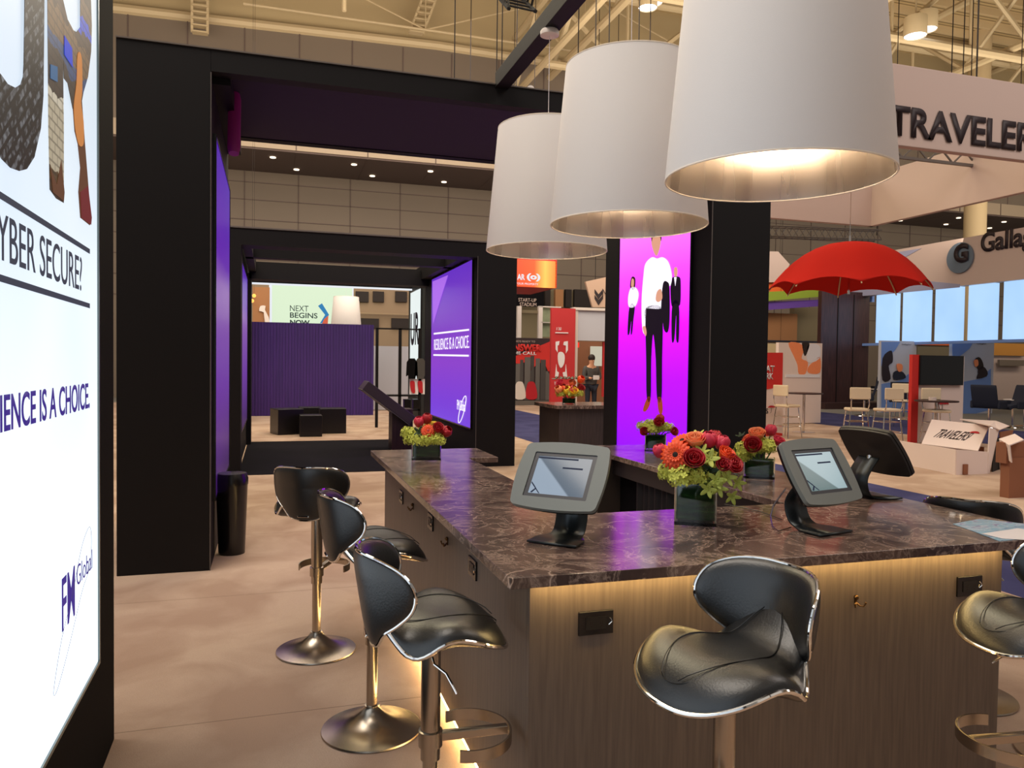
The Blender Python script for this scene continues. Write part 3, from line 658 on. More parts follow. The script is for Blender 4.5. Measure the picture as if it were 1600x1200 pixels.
# ================================================================ STOOLS
def make_stool():
    t = thing('bar_stool', 'stool', 'bar stool')
    SZ = .765
    def outl(a):
        c, s = math.cos(a), math.sin(a)
        x = (abs(c) ** .85) * (1 if c > 0 else -1) * (.215 if c > 0 else .21)
        y = (abs(s) ** .8) * (1 if s > 0 else -1) * .218
        wd = 1.0 if x > -.02 else 1 - .50 * ((-.02 - x) / .19) ** 1.3
        return x, y * wd
    def base(x, y):
        z = 0
        if x < -.09: z += .13 * min(1.3, ((-.09 - x) / .11)) ** 1.7
        if x > .07: z -= .055 * ((x - .07) / .145) ** 2
        k = min(1.2, (abs(y) / .2)) ** 2
        z += k * (.020 * math.exp(-((x - .04) / .07) ** 2) - .030 * math.exp(-((x + .08) / .05) ** 2))
        return z
    def dome(sign, hh, pw, rings=12, n=64, zoff=0):
        b = MB(); vs = [(0, 0, SZ + base(0, 0) + sign * hh + zoff)]
        for i in range(1, rings + 1):
            r = math.sin(PI / 2 * i / rings) if i < rings else 1
            for k in range(n):
                x, y = outl(2 * PI * k / n); x *= r; y *= r
                vs.append((x, y, SZ + base(x, y) + sign * hh * (1 - r ** pw) ** .5 + zoff))
        fs = [(0, 1 + k, 1 + (k + 1) % n) for k in range(n)]
        for i in range(rings - 1):
            for k in range(n): fs.append((1 + i * n + k, 1 + (i + 1) * n + k, 1 + (i + 1) * n + (k + 1) % n, 1 + i * n + (k + 1) % n))
        return b.add(vs, fs)
    o = dome(1, .052, 5).build('seat_cushion', M['leather'], t, smooth=True, angle=80)
    def ontop(x, y, r=0.):
        return (x, y, SZ + base(x, y) + .052 * (1 - min(.999, r) ** 5) ** .5 + .001)
    b = MB()
    for s in (-1, 1):
        b.tube([ontop(.19 - .36 * k / 20, s * (.03 + .075 * math.sin(PI * k / 20) ** .8), .75 if k in (0, 20) else .5) for k in range(21)], .0016, 5)
    b.tube([ontop(.195 * math.cos(a), .1 * math.sin(a) * 1.2, .86) for a in [R_(-60 + 6 * k) for k in range(21)]], .0012, 5)
    b.build('seam', M['piping'], o, smooth=True)
    dome(-1, .034, 3).build('seat_shell', M['blackgloss'], t, smooth=True, angle=80)
    rim = [(lambda x, y: (x * 1.01, y * 1.01, SZ + base(x, y)))(*outl(2 * PI * k / 90)) for k in range(90)]
    MB().tube(rim, .0062, 8, closed=True).build('seat_trim', M['chrome'], t, smooth=True)
    # backrest
    RW = .215
    half = [(0, .226), (.08, .227), (.16, .218), (.225, .190), (.252, .140), (.236, .090), (.185, .046), (.125, .008), (.085, -.03), (.035, -.045)]
    ol = half + [(-x, y) for x, y in half[::-1][:-1]]
    ol = [(q.x, q.y) for q in smoothpoly([(x, y, 0) for x, y in ol], 4)]
    c0 = (0, .12)
    def wrap(l, h, d):
        a = l / RW; rr = RW - d
        return (-.205 + RW - rr * math.cos(a) - h * .16 + .02, rr * math.sin(a), SZ + .012 + h)
    n = len(ol)
    def pillow(sgn, tk, rings=8):
        vs = [wrap(c0[0], c0[1], sgn * tk)]; fs = [(0, 1 + k, 1 + (k + 1) % n) for k in range(n)]
        for i in range(1, rings + 1):
            r = math.sin(PI / 2 * i / rings)
            for k in range(n):
                l = c0[0] + (ol[k][0] - c0[0]) * r; h = c0[1] + (ol[k][1] - c0[1]) * r
                vs.append(wrap(l, h, sgn * tk * max(0, 1 - r ** 4) ** .5))
        for i in range(rings - 1):
            for k in range(n): fs.append((1 + i * n + k, 1 + (i + 1) * n + k, 1 + (i + 1) * n + (k + 1) % n, 1 + i * n + (k + 1) % n))
        return MB().add(vs, fs)
    b = pillow(1, .030); b.merge(pillow(-1, .014)); bk = b.build('backrest', M['leather'], t, smooth=True, angle=75)
    MB().tube([wrap(l * 1.005, h * 1.003, 0) for l, h in ol], .0055, 8, closed=True).build('backrest_trim', M['chrome'], bk, smooth=True)
    b = MB().bar((-.15, 0, SZ - .025), (-.195, 0, SZ - .01), .06, .010, (1, 0, 0)); b.build('back_bracket', M['chrome'], t, bevel=.003)
    # gas lift
    MB().box(-.09, .09, -.09, .09, SZ - .042, SZ - .03).build('mounting_plate', M['blackgloss'], t)
    MB().lathe([(.001, .36), (.024, .36), (.029, .362), (.029, .70), (.027, .735), (.001, .735)], 28).build('pole_sleeve', M['satin'], t, smooth=True)
    MB().lathe([(.001, .06), (.0225, .06), (.0225, .365), (.001, .365)], 28).build('pole', M['satin'], t, smooth=True)
    prof = [(.001, .0), (.20, .0), (.208, .004), (.206, .010), (.170, .017), (.120, .030), (.075, .052), (.045, .078), (.032, .095), (.030, .105), (.001, .106)]
    MB().lathe(prof, 64).build('base', M['satin'], t, smooth=True, angle=50)
    # footrest: arm with a curved flat band
    fr_ = MB().box(.027, .235, -.012, .012, .415, .440).build('footrest', M['satin'], t, bevel=.002)
    b = MB(); vs = []; K = 28
    for k in range(K + 1):
        a = R_(-112 + 224 * k / K); cx, rr = .115, .125
        for r in (rr, rr + .006):
            for z in (.405, .440): vs.append((cx + r * math.cos(a), r * 1.05 * math.sin(a), z))
    fs = [(0, 1, 3, 2), (4 * K, 4 * K + 2, 4 * K + 3, 4 * K + 1)]
    for k in range(K):
        q = 4 * k
        for i, j in ((0, 1), (1, 3), (3, 2), (2, 0)): fs.append((q + i, q + j, q + 4 + j, q + 4 + i))
    b.add(vs, fs).build('foot_band', M['satin'], fr_, smooth=True, angle=50)
    MB().lathe([(.030, .40), (.036, .402), (.036, .448), (.030, .45)], 24).build('footrest_collar', M['satin'], fr_, smooth=True)
    MB().tube([(.0, -.03, .675), (.0, -.06, .668), (.03, -.09, .65), (.05, -.12, .615), (.055, -.128, .605)], .0038, 8).build('height_lever', M['chrome'], t, smooth=True)
    return t
st0 = make_stool()
stools = [(.455, 2.22, -3, 0, 'nearest of the three black leather stools along the left side of the bar'),
          (.405, 3.20, 5, 0, 'middle one of the three black leather stools along the left side of the bar'),
          (.231, 4.16, 66, 0, 'farthest stool on the left of the bar, its back squarely to the camera'),
          (1.127, 1.71, 192, 0, 'black leather stool in front of the bar, turned side-on between two outlets'),
          (2.24, 1.72, 172, 0, 'stool cut off by the right edge, in front of the bar'),
          (3.13, 2.76, 38, -.045, 'stool behind the right edge of the counter, showing only a dark arched back'),
          (3.06, 2.20, 60, 0, 'stool at far right edge, only a sliver of its chrome-trimmed back in view')]
for i, (x, y, a, dz, lb) in enumerate(stools):
    o = st0 if i == 0 else copy_tree(st0)
    o.location = (x, y, .006); o.rotation_euler = (0, 0, R_(a)); setlabel(o, lb, 'chrome and black leather bar stools')
    if dz:
        for c in o.children:
            if c.name.split('.')[0] in ('seat_cushion', 'seat_shell', 'seat_trim', 'backrest', 'back_bracket', 'mounting_plate', 'height_lever', 'pole_sleeve'): c.location.z += dz
# ================================================================ LAMPSHADES
def make_shade(zcan):
    t = thing('pendant_lamp', 'lamp', 'lamp')
    RB, RT, HS = .398, .330, .80
    MB().lathe([(RB, 0), (RB + .002, .006), (RT + .002, HS - .006), (RT, HS), (RT - .004, HS)], 96).build('lampshade', M['fabric_white'], t, smooth=True)
    MB().lathe([(RB - .003, .001), (RT - .003, HS - .002)], 96).build('silver_lining', M['silver'], t, smooth=True)
    rm = mat('rim_linen', (246, 232, 214), .7)
    for r_w, z_w in ((RB, 0), (RT, HS)): MB().tube([(r_w * math.cos(a), r_w * math.sin(a), z_w) for a in [2 * PI * k / 96 for k in range(96)]], .0035, 6, closed=True).build('rim_wire', rm, t, smooth=True)
    b = MB()
    for k in range(3): a = 2 * PI * k / 3; b.tube([(0, 0, HS - .03), (RT * math.cos(a), RT * math.sin(a), HS - .01)], .003, 6)
    b.tube([(.03 * math.cos(a), .03 * math.sin(a), HS - .03) for a in [2 * PI * k / 16 for k in range(16)]], .003, 6, closed=True); b.build('spider_fitter', M['chrome'], t, smooth=True)
    s = MB().cyl((0, 0, 0), .022, HS - .36, HS - .02).build('lamp_socket', M['chrome'], t)
    MB().lathe([(.001, HS - .50), (.03, HS - .485), (.045, HS - .45), (.038, HS - .40), (.018, HS - .365), (.015, HS - .35)], 20).build('bulb', M['bulb'], s, smooth=True)
    l = bpy.data.lights.new('lamp_light', 'POINT'); l.energy = 5; l.color = (1, .80, .56); l.shadow_soft_size = .05
    lo = bpy.data.objects.new('lamp_light', l); COL.objects.link(lo); lo.parent = t; lo.location = (0, 0, HS - .56)
    MB().tube([(0, 0, HS - .03), (0, 0, zcan)], .0022, 6).build('cable', M['paper'], t)
    return t
lamps = [(1.752, 2.40, 2.233, 'largest and nearest of three big white drum lampshades, cut by the top edge'),
         (1.742, 3.60, 2.262, 'middle of the three big white drum lampshades over the bar'),
         (1.735, 4.81, 2.293, 'farthest and smallest of the three white drum lampshades over the bar')]
for x, y, z, lb in lamps:
    o = make_shade(3.70 - z); o.location = (x, y, z); setlabel(o, lb, 'white drum lampshades over the bar')
    MB().lathe([(.001, 3.74 - z), (.055, 3.74 - z), (.062, 3.73 - z), (.062, 3.705 - z), (.05, 3.70 - z), (.001, 3.70 - z)], 32).build('canopy', M['white'], o, smooth=True, angle=40)
p = onY(541, 464, 24.5); sc = 41 / 2 * (p - EYE).length / 1198 / .36
o = make_shade((4.3 - p.z) / sc + .8)
o.scale = (sc, sc, sc); o.location = (p.x, 24.5, p.z - .8 * sc)
for c in list(o.children):
    if c.type == 'LIGHT': bpy.data.objects.remove(c)
setlabel(o, 'small distant white lampshade hanging behind the purple slatted wall')
# ================================================================ TABLETS
def rrect(w, h, r, bul, n=6):
    """rounded rectangle with slightly bulging sides, in (x, z)"""
    out = []
    for cx, cz, a0 in ((w / 2 - r, h / 2 - r, 0), (-w / 2 + r, h / 2 - r, 90), (-w / 2 + r, -h / 2 + r, 180), (w / 2 - r, -h / 2 + r, 270)):
        for k in range(n + 1):
            a = R_(a0 + 90 * k / n); out.append((cx + r * math.cos(a), cz + r * math.sin(a)))
    P = []
    for i, (x, z) in enumerate(out):
        x2, z2 = out[(i + 1) % len(out)]; L = math.hypot(x2 - x, z2 - z); P.append((x, z))
        if L > .05:
            nx, nz = (z2 - z) / L, -(x2 - x) / L
            for j in range(1, 8):
                t = j / 8; P.append((x + (x2 - x) * t + nx * bul * 4 * t * (1 - t), z + (z2 - z) * t + nz * bul * 4 * t * (1 - t)))
    return P
def slab(pts, y0, y1, mtx): 
    return MB().prism([mtx @ Vector((x, y0, z)) for x, z in pts], (mtx.to_3x3() @ Vector((0, y1 - y0, 0))))
def ringslab(outer, inner, y0, y1, mtx):
    n = len(outer); b = MB(); vs = []
    for y in (y0, y1):
        for q in (outer, inner):
            vs += [mtx @ Vector((x, y, z)) for x, z in q]
    fs = []
    for k in range(n):
        j = (k + 1) % n
        fs += [(k, j, n + j, n + k), (2 * n + k, 3 * n + k, 3 * n + j, 2 * n + j), (k, 2 * n + k, 2 * n + j, j), (n + k, n + j, 3 * n + j, 3 * n + k)]
    return b.add(vs, fs)
def resample(pts, n, cx=0, cz=0, w=None, h=None):
    pass
def make_tablet(label, loc, rz, tilt, scr, rear, zc=.225, roll=0):
    t = thing('tablet_kiosk', label, 'tablet', loc, rz)
    mt = Matrix.Translation((0, -.02, zc)) @ Matrix.Rotation(-tilt, 4, 'X') @ Matrix.Rotation(roll, 4, 'Y')
    W_, H_ = .318, .252
    out = rrect(W_, H_, .022, .009)
    def clampi(hw, hh):
        r = []
        for x, z in out:
            k = min(hw / abs(x) if abs(x) > 1e-6 else 9, hh / abs(z) if abs(z) > 1e-6 else 9); r.append((x * k, z * k))
        return r
    inn = clampi(.118, .090)
    ringslab(out, inn, -.010, .006, mt).build('bezel', M['tabgrey'] if not rear else M['tabback'], t, smooth=True, angle=30)
    slab([(x * .985, z * .985) for x, z in out], .006, .020, mt).build('rear_housing', M['tabback'] if rear else M['blackgloss'], t, bevel=.003)
    ringslab(inn, clampi(.102, .076), -.006, -.004, mt).build('tablet_border', M['tabdark'], t)
    s = slab([(-.102, -.076), (.102, -.076), (.102, .076), (-.102, .076)], -.005, .004, mt).build('screen', scr, t, label='pale blue screen' if not rear else None)
    ink = emis('screen_ink', (40, 54, 90), .35)
    for q_ in ([(-.102, .066), (.05, .066), (.05, .072), (-.102, .072)], [(.0, .030), (.075, .030), (.075, .036), (.0, .036)]): slab(q_, -.0056, -.005, mt).build('screen_graphic', ink, s)
    b = MB(); b.merge(slab([(-.100, -.03), (-.085, -.045), (-.07, -.062), (-.058, -.074), (-.063, -.074), (-.1, -.036)], -.0056, -.005, mt)); b.merge(slab([(-.095, -.072), (-.08, -.055), (-.076, -.058), (-.088, -.074)], -.0056, -.005, mt)); b.build('screen_graphic', ink, s)
    # C-shaped stand: a bent sheet 11 cm wide and a foot plate
    prof = [(.020, zc - .03), (.055, zc - .07), (.085, zc - .115), (.088, zc - .155), (.070, .028), (.04, .010), (.0, .006), (-.10, .006)]
    pr = [Vector((0, y, z)) for y, z in prof]; sm = []
    for i in range(len(pr) - 1):
        a, b_, c, d = pr[max(i - 1, 0)], pr[i], pr[i + 1], pr[min(i + 2, len(pr) - 1)]
        for j in range(5):
            q = j / 5; sm.append(.5 * ((2 * b_) + (c - a) * q + (2 * a - 5 * b_ + 4 * c - d) * q * q + (3 * b_ - a - 3 * c + d) * q ** 3))
    sm.append(pr[-1]); vs = []
    for q in sm:
        hw = .06 if q.z > .012 else .06 + .03 * min(1, max(0, (.04 - q.y) / .05))
        vs += [(-hw, q.y, q.z), (hw, q.y, q.z)]
    MB().add(vs, [(2 * k, 2 * k + 1, 2 * k + 3, 2 * k + 2) for k in range(len(sm) - 1)]).build('stand', M['stand'], t, smooth=True, angle=60, solid=.006)
    MB().cyl((0, .02, 0), .012, zc - .045, zc - .02, 12).build('tilt_joint', M['chrome'], t)
    return t
def scrmat(name, c1, c2, rot):
    m = mat(name, (12, 14, 16), .12, emit=.8); nt = m.node_tree; bb = nt.nodes['Principled BSDF']
    v = mapping(nt, (1, 1, 1), (0, R_(rot), 0)); sp = nt.nodes.new('ShaderNodeSeparateXYZ'); nt.links.new(v, sp.inputs[0])
    mr = nt.nodes.new('ShaderNodeMapRange'); mr.inputs['From Min'].default_value = -.15; mr.inputs['From Max'].default_value = .35
    nt.links.new(sp.outputs[2], mr.inputs['Value']); r = ramp(nt, mr.outputs[0], [(0, c1), (.62, c1), (.63, c2), (1, c2)], 'LINEAR')
    nt.links.new(r.outputs[0], bb.inputs['Emission Color']); return m
make_tablet('grey-framed tablet on a dark stand at the left of the front counter', (.975, 2.50, CT), R_(-44), R_(38), scrmat('screen_blue_grey', (166, 182, 200), (104, 118, 134), -38), False)
make_tablet('grey-framed tablet on the front counter to the right of the big bouquet', (1.97, 2.42, CT), R_(13), R_(32), scrmat('screen_pale_teal', (92, 122, 124), (164, 190, 196), -35), False)
make_tablet('dark brown tablet seen from behind on the right arm of the counter', (2.73, 2.96, CT), R_(94), R_(36), M['tabdark'], True)
# paper brochures, cable
P = [onZ(u, v, CT + .001) for u, v in ((1492, 818), (1570, 810), (1640, 826), (1600, 835))]
def paper(name, uv, m, lb, z):
    P = [onZ(u, v, z) for u, v in uv]; o = MB().prism(P, (0, 0, .0012)).build(name, m); tag(o, lb, 'leaflet'); return o
def leafletm():
    m = mat('leaflet_print', (150, 190, 214), .35); nt = m.node_tree; bb = nt.nodes['Principled BSDF']
    n_ = noise(nt, mapping(nt, (4, 14, 1), (0, 0, .3)), 3, 4, 1.5); r = ramp(nt, n_, [(.32, (96, 80, 150)), (.42, (190, 200, 214)), (.52, (110, 170, 200)), (.62, (150, 175, 190)), (.7, (80, 120, 170))])
    nt.links.new(r.outputs[0], bb.inputs['Base Color']); return m
paper('leaflet', ((1489, 819), (1530, 811), (1640, 823), (1640, 838), (1562, 846), (1520, 830)), leafletm(), 'blue and violet printed leaflet at the right end of the counter', CT + .0005)
paper('leaflet', ((1534, 834), (1590, 826), (1665, 836), (1640, 846), (1567, 842)), M['paper'], 'blank white leaflet lying over the blue one on the counter', CT + .0025)
cb = [onZ(u, v, CT + .004) for u, v in ((1228, 762), (1218, 775), (1208, 790), (1204, 806), (1207, 822), (1216, 830), (1236, 824))]
tag(MB().tube([p for p in cb], .0022, 6).build('cable', M['blackgloss'], smooth=True), 'thin black cable looping across the counter by the right-hand tablet', 'cable')
cb = [onZ(u, v, CT + .004) for u, v in ((1132, 788), (1160, 793), (1190, 800), (1222, 812))]
tag(MB().tube(cb, .0018, 6).build('cable', M['blackgloss'], smooth=True), 'thin black cable running out from behind the big bouquet', 'cable')
# ================================================================ FLOWERS
def frame_to(d):
    d = Vector(d).normalized(); return d.to_track_quat('Z', 'Y').to_matrix().to_4x4()
def petal(b, mtx, L, Wd, cup, base=.15, n=5):
    vs = []; 
    for i in range(n + 1):
        t = i / n; w_ = Wd * (math.sin(PI * min(1, t * .82 + .12)) ** .7); z = cup * t * t
        for s in (-1, 0, 1): vs.append(mtx @ Vector((base + L * t, s * w_ / 2, z + abs(s) * w_ * .18)))
    b.add(vs, [(3 * i + j, 3 * i + j + 1, 3 * i + j + 4, 3 * i + j + 3) for i in range(n) for j in (0, 1)])
def gerbera(par, c, d, r, m, cm):
    Mx = Matrix.Translation(c) @ frame_to(d); b = MB()
    for ring, (n, L, cup) in enumerate(((20, r, -.08 * r), (18, r * .82, .05 * r), (14, r * .5, .16 * r))):
        for k in range(n):
            petal(b, Mx @ Matrix.Rotation(2 * PI * (k + .5 * ring) / n, 4, 'Z') @ Matrix.Translation((0, 0, ring * .003)), L * .85, r * .30 * (1 - .15 * ring), cup, L * .15, 4)
    o = b.build('gerbera', m, par, smooth=True, angle=60, solid=.0008)
    MB().ball((0, 0, 0), r * .2, 12, 8, (1, 1, .4)).build('flower_centre', cm, o, smooth=True).matrix_local = Mx @ Matrix.Translation((0, 0, .006))
    return o
def tulip(par, c, d, r, m):
    Mx = Matrix.Translation(c) @ frame_to(d); b = MB()
    for layer in (0, 1):
        for k in range(3):
            mt = Mx @ Matrix.Rotation(2 * PI * (k + .5 * layer) / 3, 4, 'Z'); vs = []; n = 8
            for i in range(n + 1):
                t = i / n; ra = r * (.35 + .72 * math.sin(PI * (t * .72 + .10))) * (1 - .07 * layer) * (1 if t < .8 else 1 - (t - .8) * .8); half = R_(66) * (math.sin(PI * min(.97, t * .78 + .18)) ** .6)
                for j in range(5):
                    a = half * (j - 2) / 2; vs.append(mt @ Vector((ra * math.cos(a), ra * math.sin(a), r * 2.0 * t)))
            b.add(vs, [(5 * i + j, 5 * i + j + 1, 5 * i + j + 6, 5 * i + j + 5) for i in range(n) for j in range(4)])
    return b.build('tulip', m, par, smooth=True, angle=80, solid=.001)
def rose(par, c, d, r, m, name='rose'):
    Mx = Matrix.Translation(c) @ frame_to(d); b = MB()
    for L in range(5):
        q = 1 - L * .19; n = 5 if L < 3 else 3
        for k in range(n):
            mt = Mx @ Matrix.Rotation(2 * PI * k / n + L * .9, 4, 'Z'); vs = []; nn = 5
            for i in range(nn + 1):
                t = i / nn; ra = r * q * (.45 + .6 * math.sin(PI * .5 * t)) + (r * .12 * t * t if L < 2 else -r * .08 * t); half = R_(50) * (1 - .25 * t * t)
                for j in range(5):
                    a = half * (j - 2) / 2; vs.append(mt @ Vector((ra * math.cos(a), ra * math.sin(a), r * (1.25 * t + .1 * L - .05 * abs(j - 2)))))
            b.add(vs, [(5 * i + j, 5 * i + j + 1, 5 * i + j + 6, 5 * i + j + 5) for i in range(nn) for j in range(4)])
    return b.build(name, m, par, smooth=True, angle=80, solid=.0008)
def hydrangea(par, c, r, n=46, m=None, sq=(1, 1, .8)):
    b = MB()
    for k in range(n):
        z = 1 - 1.7 * (k + .5) / n; a = k * 2.399963; q = math.sqrt(max(0, 1 - z * z)); d = Vector((q * math.cos(a), q * math.sin(a), z))
        jit = Vector([random.uniform(-.5, .5) for _ in range(3)]); dd = (d + jit).normalized()
        pos = Vector(c) + Vector((d.x * sq[0], d.y * sq[1], d.z * sq[2])) * r * random.uniform(.8, 1.15)
        Mx = Matrix.Translation(pos) @ frame_to(dd) @ Matrix.Rotation(random.random() * 6, 4, 'Z'); s = r * .30
        for j in range(4):
            mt = Mx @ Matrix.Rotation(PI / 2 * j, 4, 'Z')
            b.add([mt @ Vector(p) for p in ((0, 0, 0), (s * .6, -s * .42, s * .14), (s * 1.05, 0, s * .2), (s * .6, s * .42, s * .14))], [(0, 1, 2, 3)])
    b.ball(c, r * .62, 10, 8, sq)
    return b.build('hydrangea', m or M['hyd'], par)
def bouquet(label, loc, w_, h_, spec, group='flower arrangements in square glass vases', rz=0, round_=False, liner_h=None):
    t = thing('flower_vase', label, 'flower arrangement', loc, rz, group)
    g = .004; hw = w_ / 2
    def ring(hw_, z0, z1, n=8):
        return [(x, y) for x, y in rrect(2 * hw_, 2 * hw_, .012 if not round_ else hw_ * .98, 0, n)]
    R0 = ring(hw, 0, 0); R1 = ring(hw - g, 0, 0); n = len(R0)
    def wall(Ro, Ri, z0, z1, zb):
        k = min(len(Ro), len(Ri)); vs = [(x, y, z0) for x, y in Ro[:k]] + [(x, y, z1) for x, y in Ro[:k]] + [(x, y, z1) for x, y in Ri[:k]] + [(x, y, zb) for x, y in Ri[:k]]
        fs = [tuple(range(k))[::-1], tuple(range(3 * k, 4 * k))]
        for a in range(3):
            for i in range(k): fs.append((a * k + i, a * k + (i + 1) % k, (a + 1) * k + (i + 1) % k, (a + 1) * k + i))
        return MB().add(vs, fs)
    wall(R0, R1, .0, h_, .012).build('vase', M['glass'], t, smooth=True, angle=40)
    RL = ring(hw - g - .0015, 0, 0)
    MB().prism([Vector((x, y, .022)) for x, y in RL], (0, 0, h_ - .03)).build('leaf_lining', M['liner'], t, smooth=True, angle=40)
    b = MB()
    for kind, x, y, z, *r in spec:
        if kind != 'leafy': b.tube([(x * .3, y * .3, h_ - .02), (x * .7, y * .7, (h_ + z) / 2), (x, y, z)], .0035, 6)
    b.build('stems', M['stemgreen'], t, smooth=True)
    for kind, x, y, z, r, dx, dy, dz, *mm in spec:
        c = Vector((x, y, z)); d = (dx, dy, dz)
        if kind == 'gerbera': gerbera(t, c, d, r, M[mm[0]], M[mm[1]])
        elif kind == 'tulip': tulip(t, c, d, r, M[mm[0]])
        elif kind == 'rose': rose(t, c, d, r, M[mm[0]])
        elif kind == 'hyd': hydrangea(t, c, r, int(30 + r * 500))
        elif kind == 'leafy':
            b = MB(); Mx = Matrix.Translation(c) @ frame_to(d)
            for k in range(5): petal(b, Mx @ Matrix.Rotation(2 * PI * k / 5, 4, 'Z'), r, r * .5, r * .4, 0, 4)
            b.build('leaf_sprig', M[mm[0]], t, smooth=True, solid=.0006)
    return t
def linerm():
    m = mat('leaf_liner', (30, 66, 24), .6, spec=.15); nt = m.node_tree; bb = nt.nodes['Principled BSDF']
    n_ = noise(nt, mapping(nt, (1, 1, 5)), 12, 4, .4); r = ramp(nt, n_, [(.3, (8, 26, 6)), (.6, (28, 66, 20)), (.8, (60, 104, 36))]); nt.links.new(r.outputs[0], bb.inputs['Base Color']); return m
M['liner'] = linerm()
M['lime2'] = mat('green_orchid', (176, 186, 84), .6, var=.2, scale=40)
# axes below: local x = to the picture's right, local y = away from the camera (vase turned to face the camera)
def cv(loc): return -math.atan2(loc[0], loc[1])
L1 = (1.60, 2.66, CT)
bouquet('biggest bouquet, with an orange gerbera, in a glass vase between the two front tablets', L1, .160, .16, [
    ('gerbera', -.078, -.085, .272, .062, -.25, -1, .35, 'orange', 'darkc'), ('gerbera', -.055, .0, .318, .055, -.3, -.5, .9, 'orange', 'darkc'),
    ('tulip', -.135, -.03, .255, .026, -.25, -.1, 1, 'pink'), ('rose', -.012, -.095, .245, .036, .1, -.8, .6, 'redp'),
    ('rose', -.005, -.02, .305, .034, 0, -.5, 1, 'peach'), ('tulip', .045, -.01, .300, .030, .05, -.15, 1, 'pink'), ('tulip', .090, -.005, .292, .028, .25, -.1, 1, 'pink'), ('tulip', .065, .05, .305, .028, .1, 0, 1, 'redp'),
    ('rose', .100, -.04, .262, .030, .5, -.5, .8, 'orange'), ('rose', .120, -.05, .228, .034, .5, -.6, .5, 'redp'), ('rose', .095, -.075, .232, .026, .2, -.8, .5, 'redp'),
    ('leafy', .048, -.09, .262, .040, 0, -1, .5, 'lime2'), ('leafy', .02, -.07, .285, .034, -.2, -.6, .8, 'lime2'), ('leafy', .0, .03, .34, .034, -.2, -.2, 1, 'lime2'),
    ('hyd', -.055, -.09, .190, .050, 0, -1, .3), ('hyd', -.105, -.02, .195, .045, 0, -1, .3), ('hyd', .01, -.08, .185, .038, 0, -1, .3),
    ('leafy', .075, -.10, .185, .038, .2, -1, .2, 'lime2'), ('leafy', .115, -.09, .195, .035, .5, -1, .2, 'lime2'), ('leafy', .085, -.105, .155, .034, .1, -1, -.2, 'lime2'), ('leafy', .045, -.11, .150, .034, 0, -1, -.1, 'lime2'),
    ('leafy', .155, -.05, .170, .032, .6, -1, 0, 'lime2'), ('leafy', .135, -.07, .120, .032, .3, -1, -.3, 'lime2'), ('leafy', .13, .0, .215, .035, .7, -.4, .4, 'leaf'), ('leafy', -.03, -.06, .225, .04, 0, -1, .2, 'leaf'), ('leafy', .05, -.06, .215, .04, 0, -1, .2, 'leaf'), ('hyd', .06, .05, .215, .06, 0, 0, 1), ('hyd', -.05, .06, .215, .06, 0, 0, 1)], rz=cv(L1))
L2 = (.945, 4.83, CT)
bouquet('bouquet with two upright red tulips on the far left corner of the counter', L2, .185, .115, [
    ('tulip', -.045, 0, .205, .032, -.1, -.2, 1, 'pink'), ('tulip', .0, .01, .225, .032, .05, -.2, 1, 'redp'), ('gerbera', .01, -.085, .185, .048, 0, -1, .55, 'orange', 'redp'), ('gerbera', .045, .02, .215, .045, .1, -.5, 1, 'yellow', 'darkc'),
    ('rose', .065, -.06, .185, .034, .3, -.7, .6, 'redp'), ('tulip', .105, -.04, .155, .034, .6, -.5, .7, 'redp'), ('hyd', -.11, -.02, .165, .048, 0, 0, 1), ('hyd', -.10, -.03, .125, .045, 0, 0, 1), ('hyd', -.05, -.075, .125, .048, 0, 0, 1), ('hyd', .01, -.09, .125, .045, 0, 0, 1), ('hyd', .075, -.08, .125, .045, 0, 0, 1), ('leafy', -.045, -.075, .175, .04, 0, -1, .4, 'leaf'), ('hyd', 0, .06, .16, .07, 0, 0, 1)], rz=cv(L2))
L3 = (2.64, 4.95, CT)
bouquet('bouquet of lime blooms and one red rose in front of the magenta screen', L3, .150, .12, [
    ('hyd', -.09, -.03, .175, .045, 0, 0, 1), ('hyd', -.03, -.06, .155, .05, 0, 0, 1), ('hyd', -.04, .0, .195, .04, 0, 0, 1), ('hyd', .05, -.04, .175, .048, 0, 0, 1), ('hyd', .09, -.01, .165, .042, 0, 0, 1), ('rose', .022, -.06, .195, .034, 0, -.8, .6, 'redp'), ('tulip', .03, .03, .2, .03, 0, 0, 1, 'redp'), ('rose', -.07, -.08, .14, .028, -.3, -.8, .2, 'redp'), ('rose', .115, -.03, .14, .028, .5, -.6, .2, 'redp'), ('hyd', 0, .05, .17, .06, 0, 0, 1)], rz=cv(L3))
L4 = (2.60, 3.66, CT)
bouquet('bouquet with a pink tulip, half hidden by the right-hand tablet', L4, .165, .105, [
    ('hyd', -.08, -.06, .155, .055, 0, 0, 1), ('rose', -.035, -.085, .17, .042, 0, -.9, .5, 'redp'), ('gerbera', -.06, -.02, .21, .045, -.4, -.6, .6, 'orange', 'darkc'), ('rose', -.015, -.01, .215, .040, 0, -.5, 1, 'peach'), ('tulip', .055, .0, .235, .030, .1, 0, 1, 'pink'), ('hyd', .04, -.05, .175, .05, 0, 0, 1), ('rose', .09, -.02, .19, .03, .4, -.3, .8, 'pink'), ('hyd', -.09, -.05, .115, .045, 0, 0, 1), ('leafy', -.1, 0, .225, .03, -.3, -.3, .8, 'leaf'), ('hyd', 0, .05, .17, .065, 0, 0, 1)], rz=cv(L4))
L5 = (4.31, 10.85, .93)
sp = []
for k in range(16):
    a = random.random() * 6.28; rr = random.uniform(.04, .2); sp.append((('rose', 'gerbera', 'tulip')[k % 3], rr * math.cos(a), rr * math.sin(a) * .7 - .05, random.uniform(.12, .36), random.uniform(.05, .065), math.cos(a) * .5, -.6, .7) + (('orange', 'darkc') if k % 3 == 1 else (('redp', 'pink', 'peach', 'orange', 'yellow')[k % 5],)))
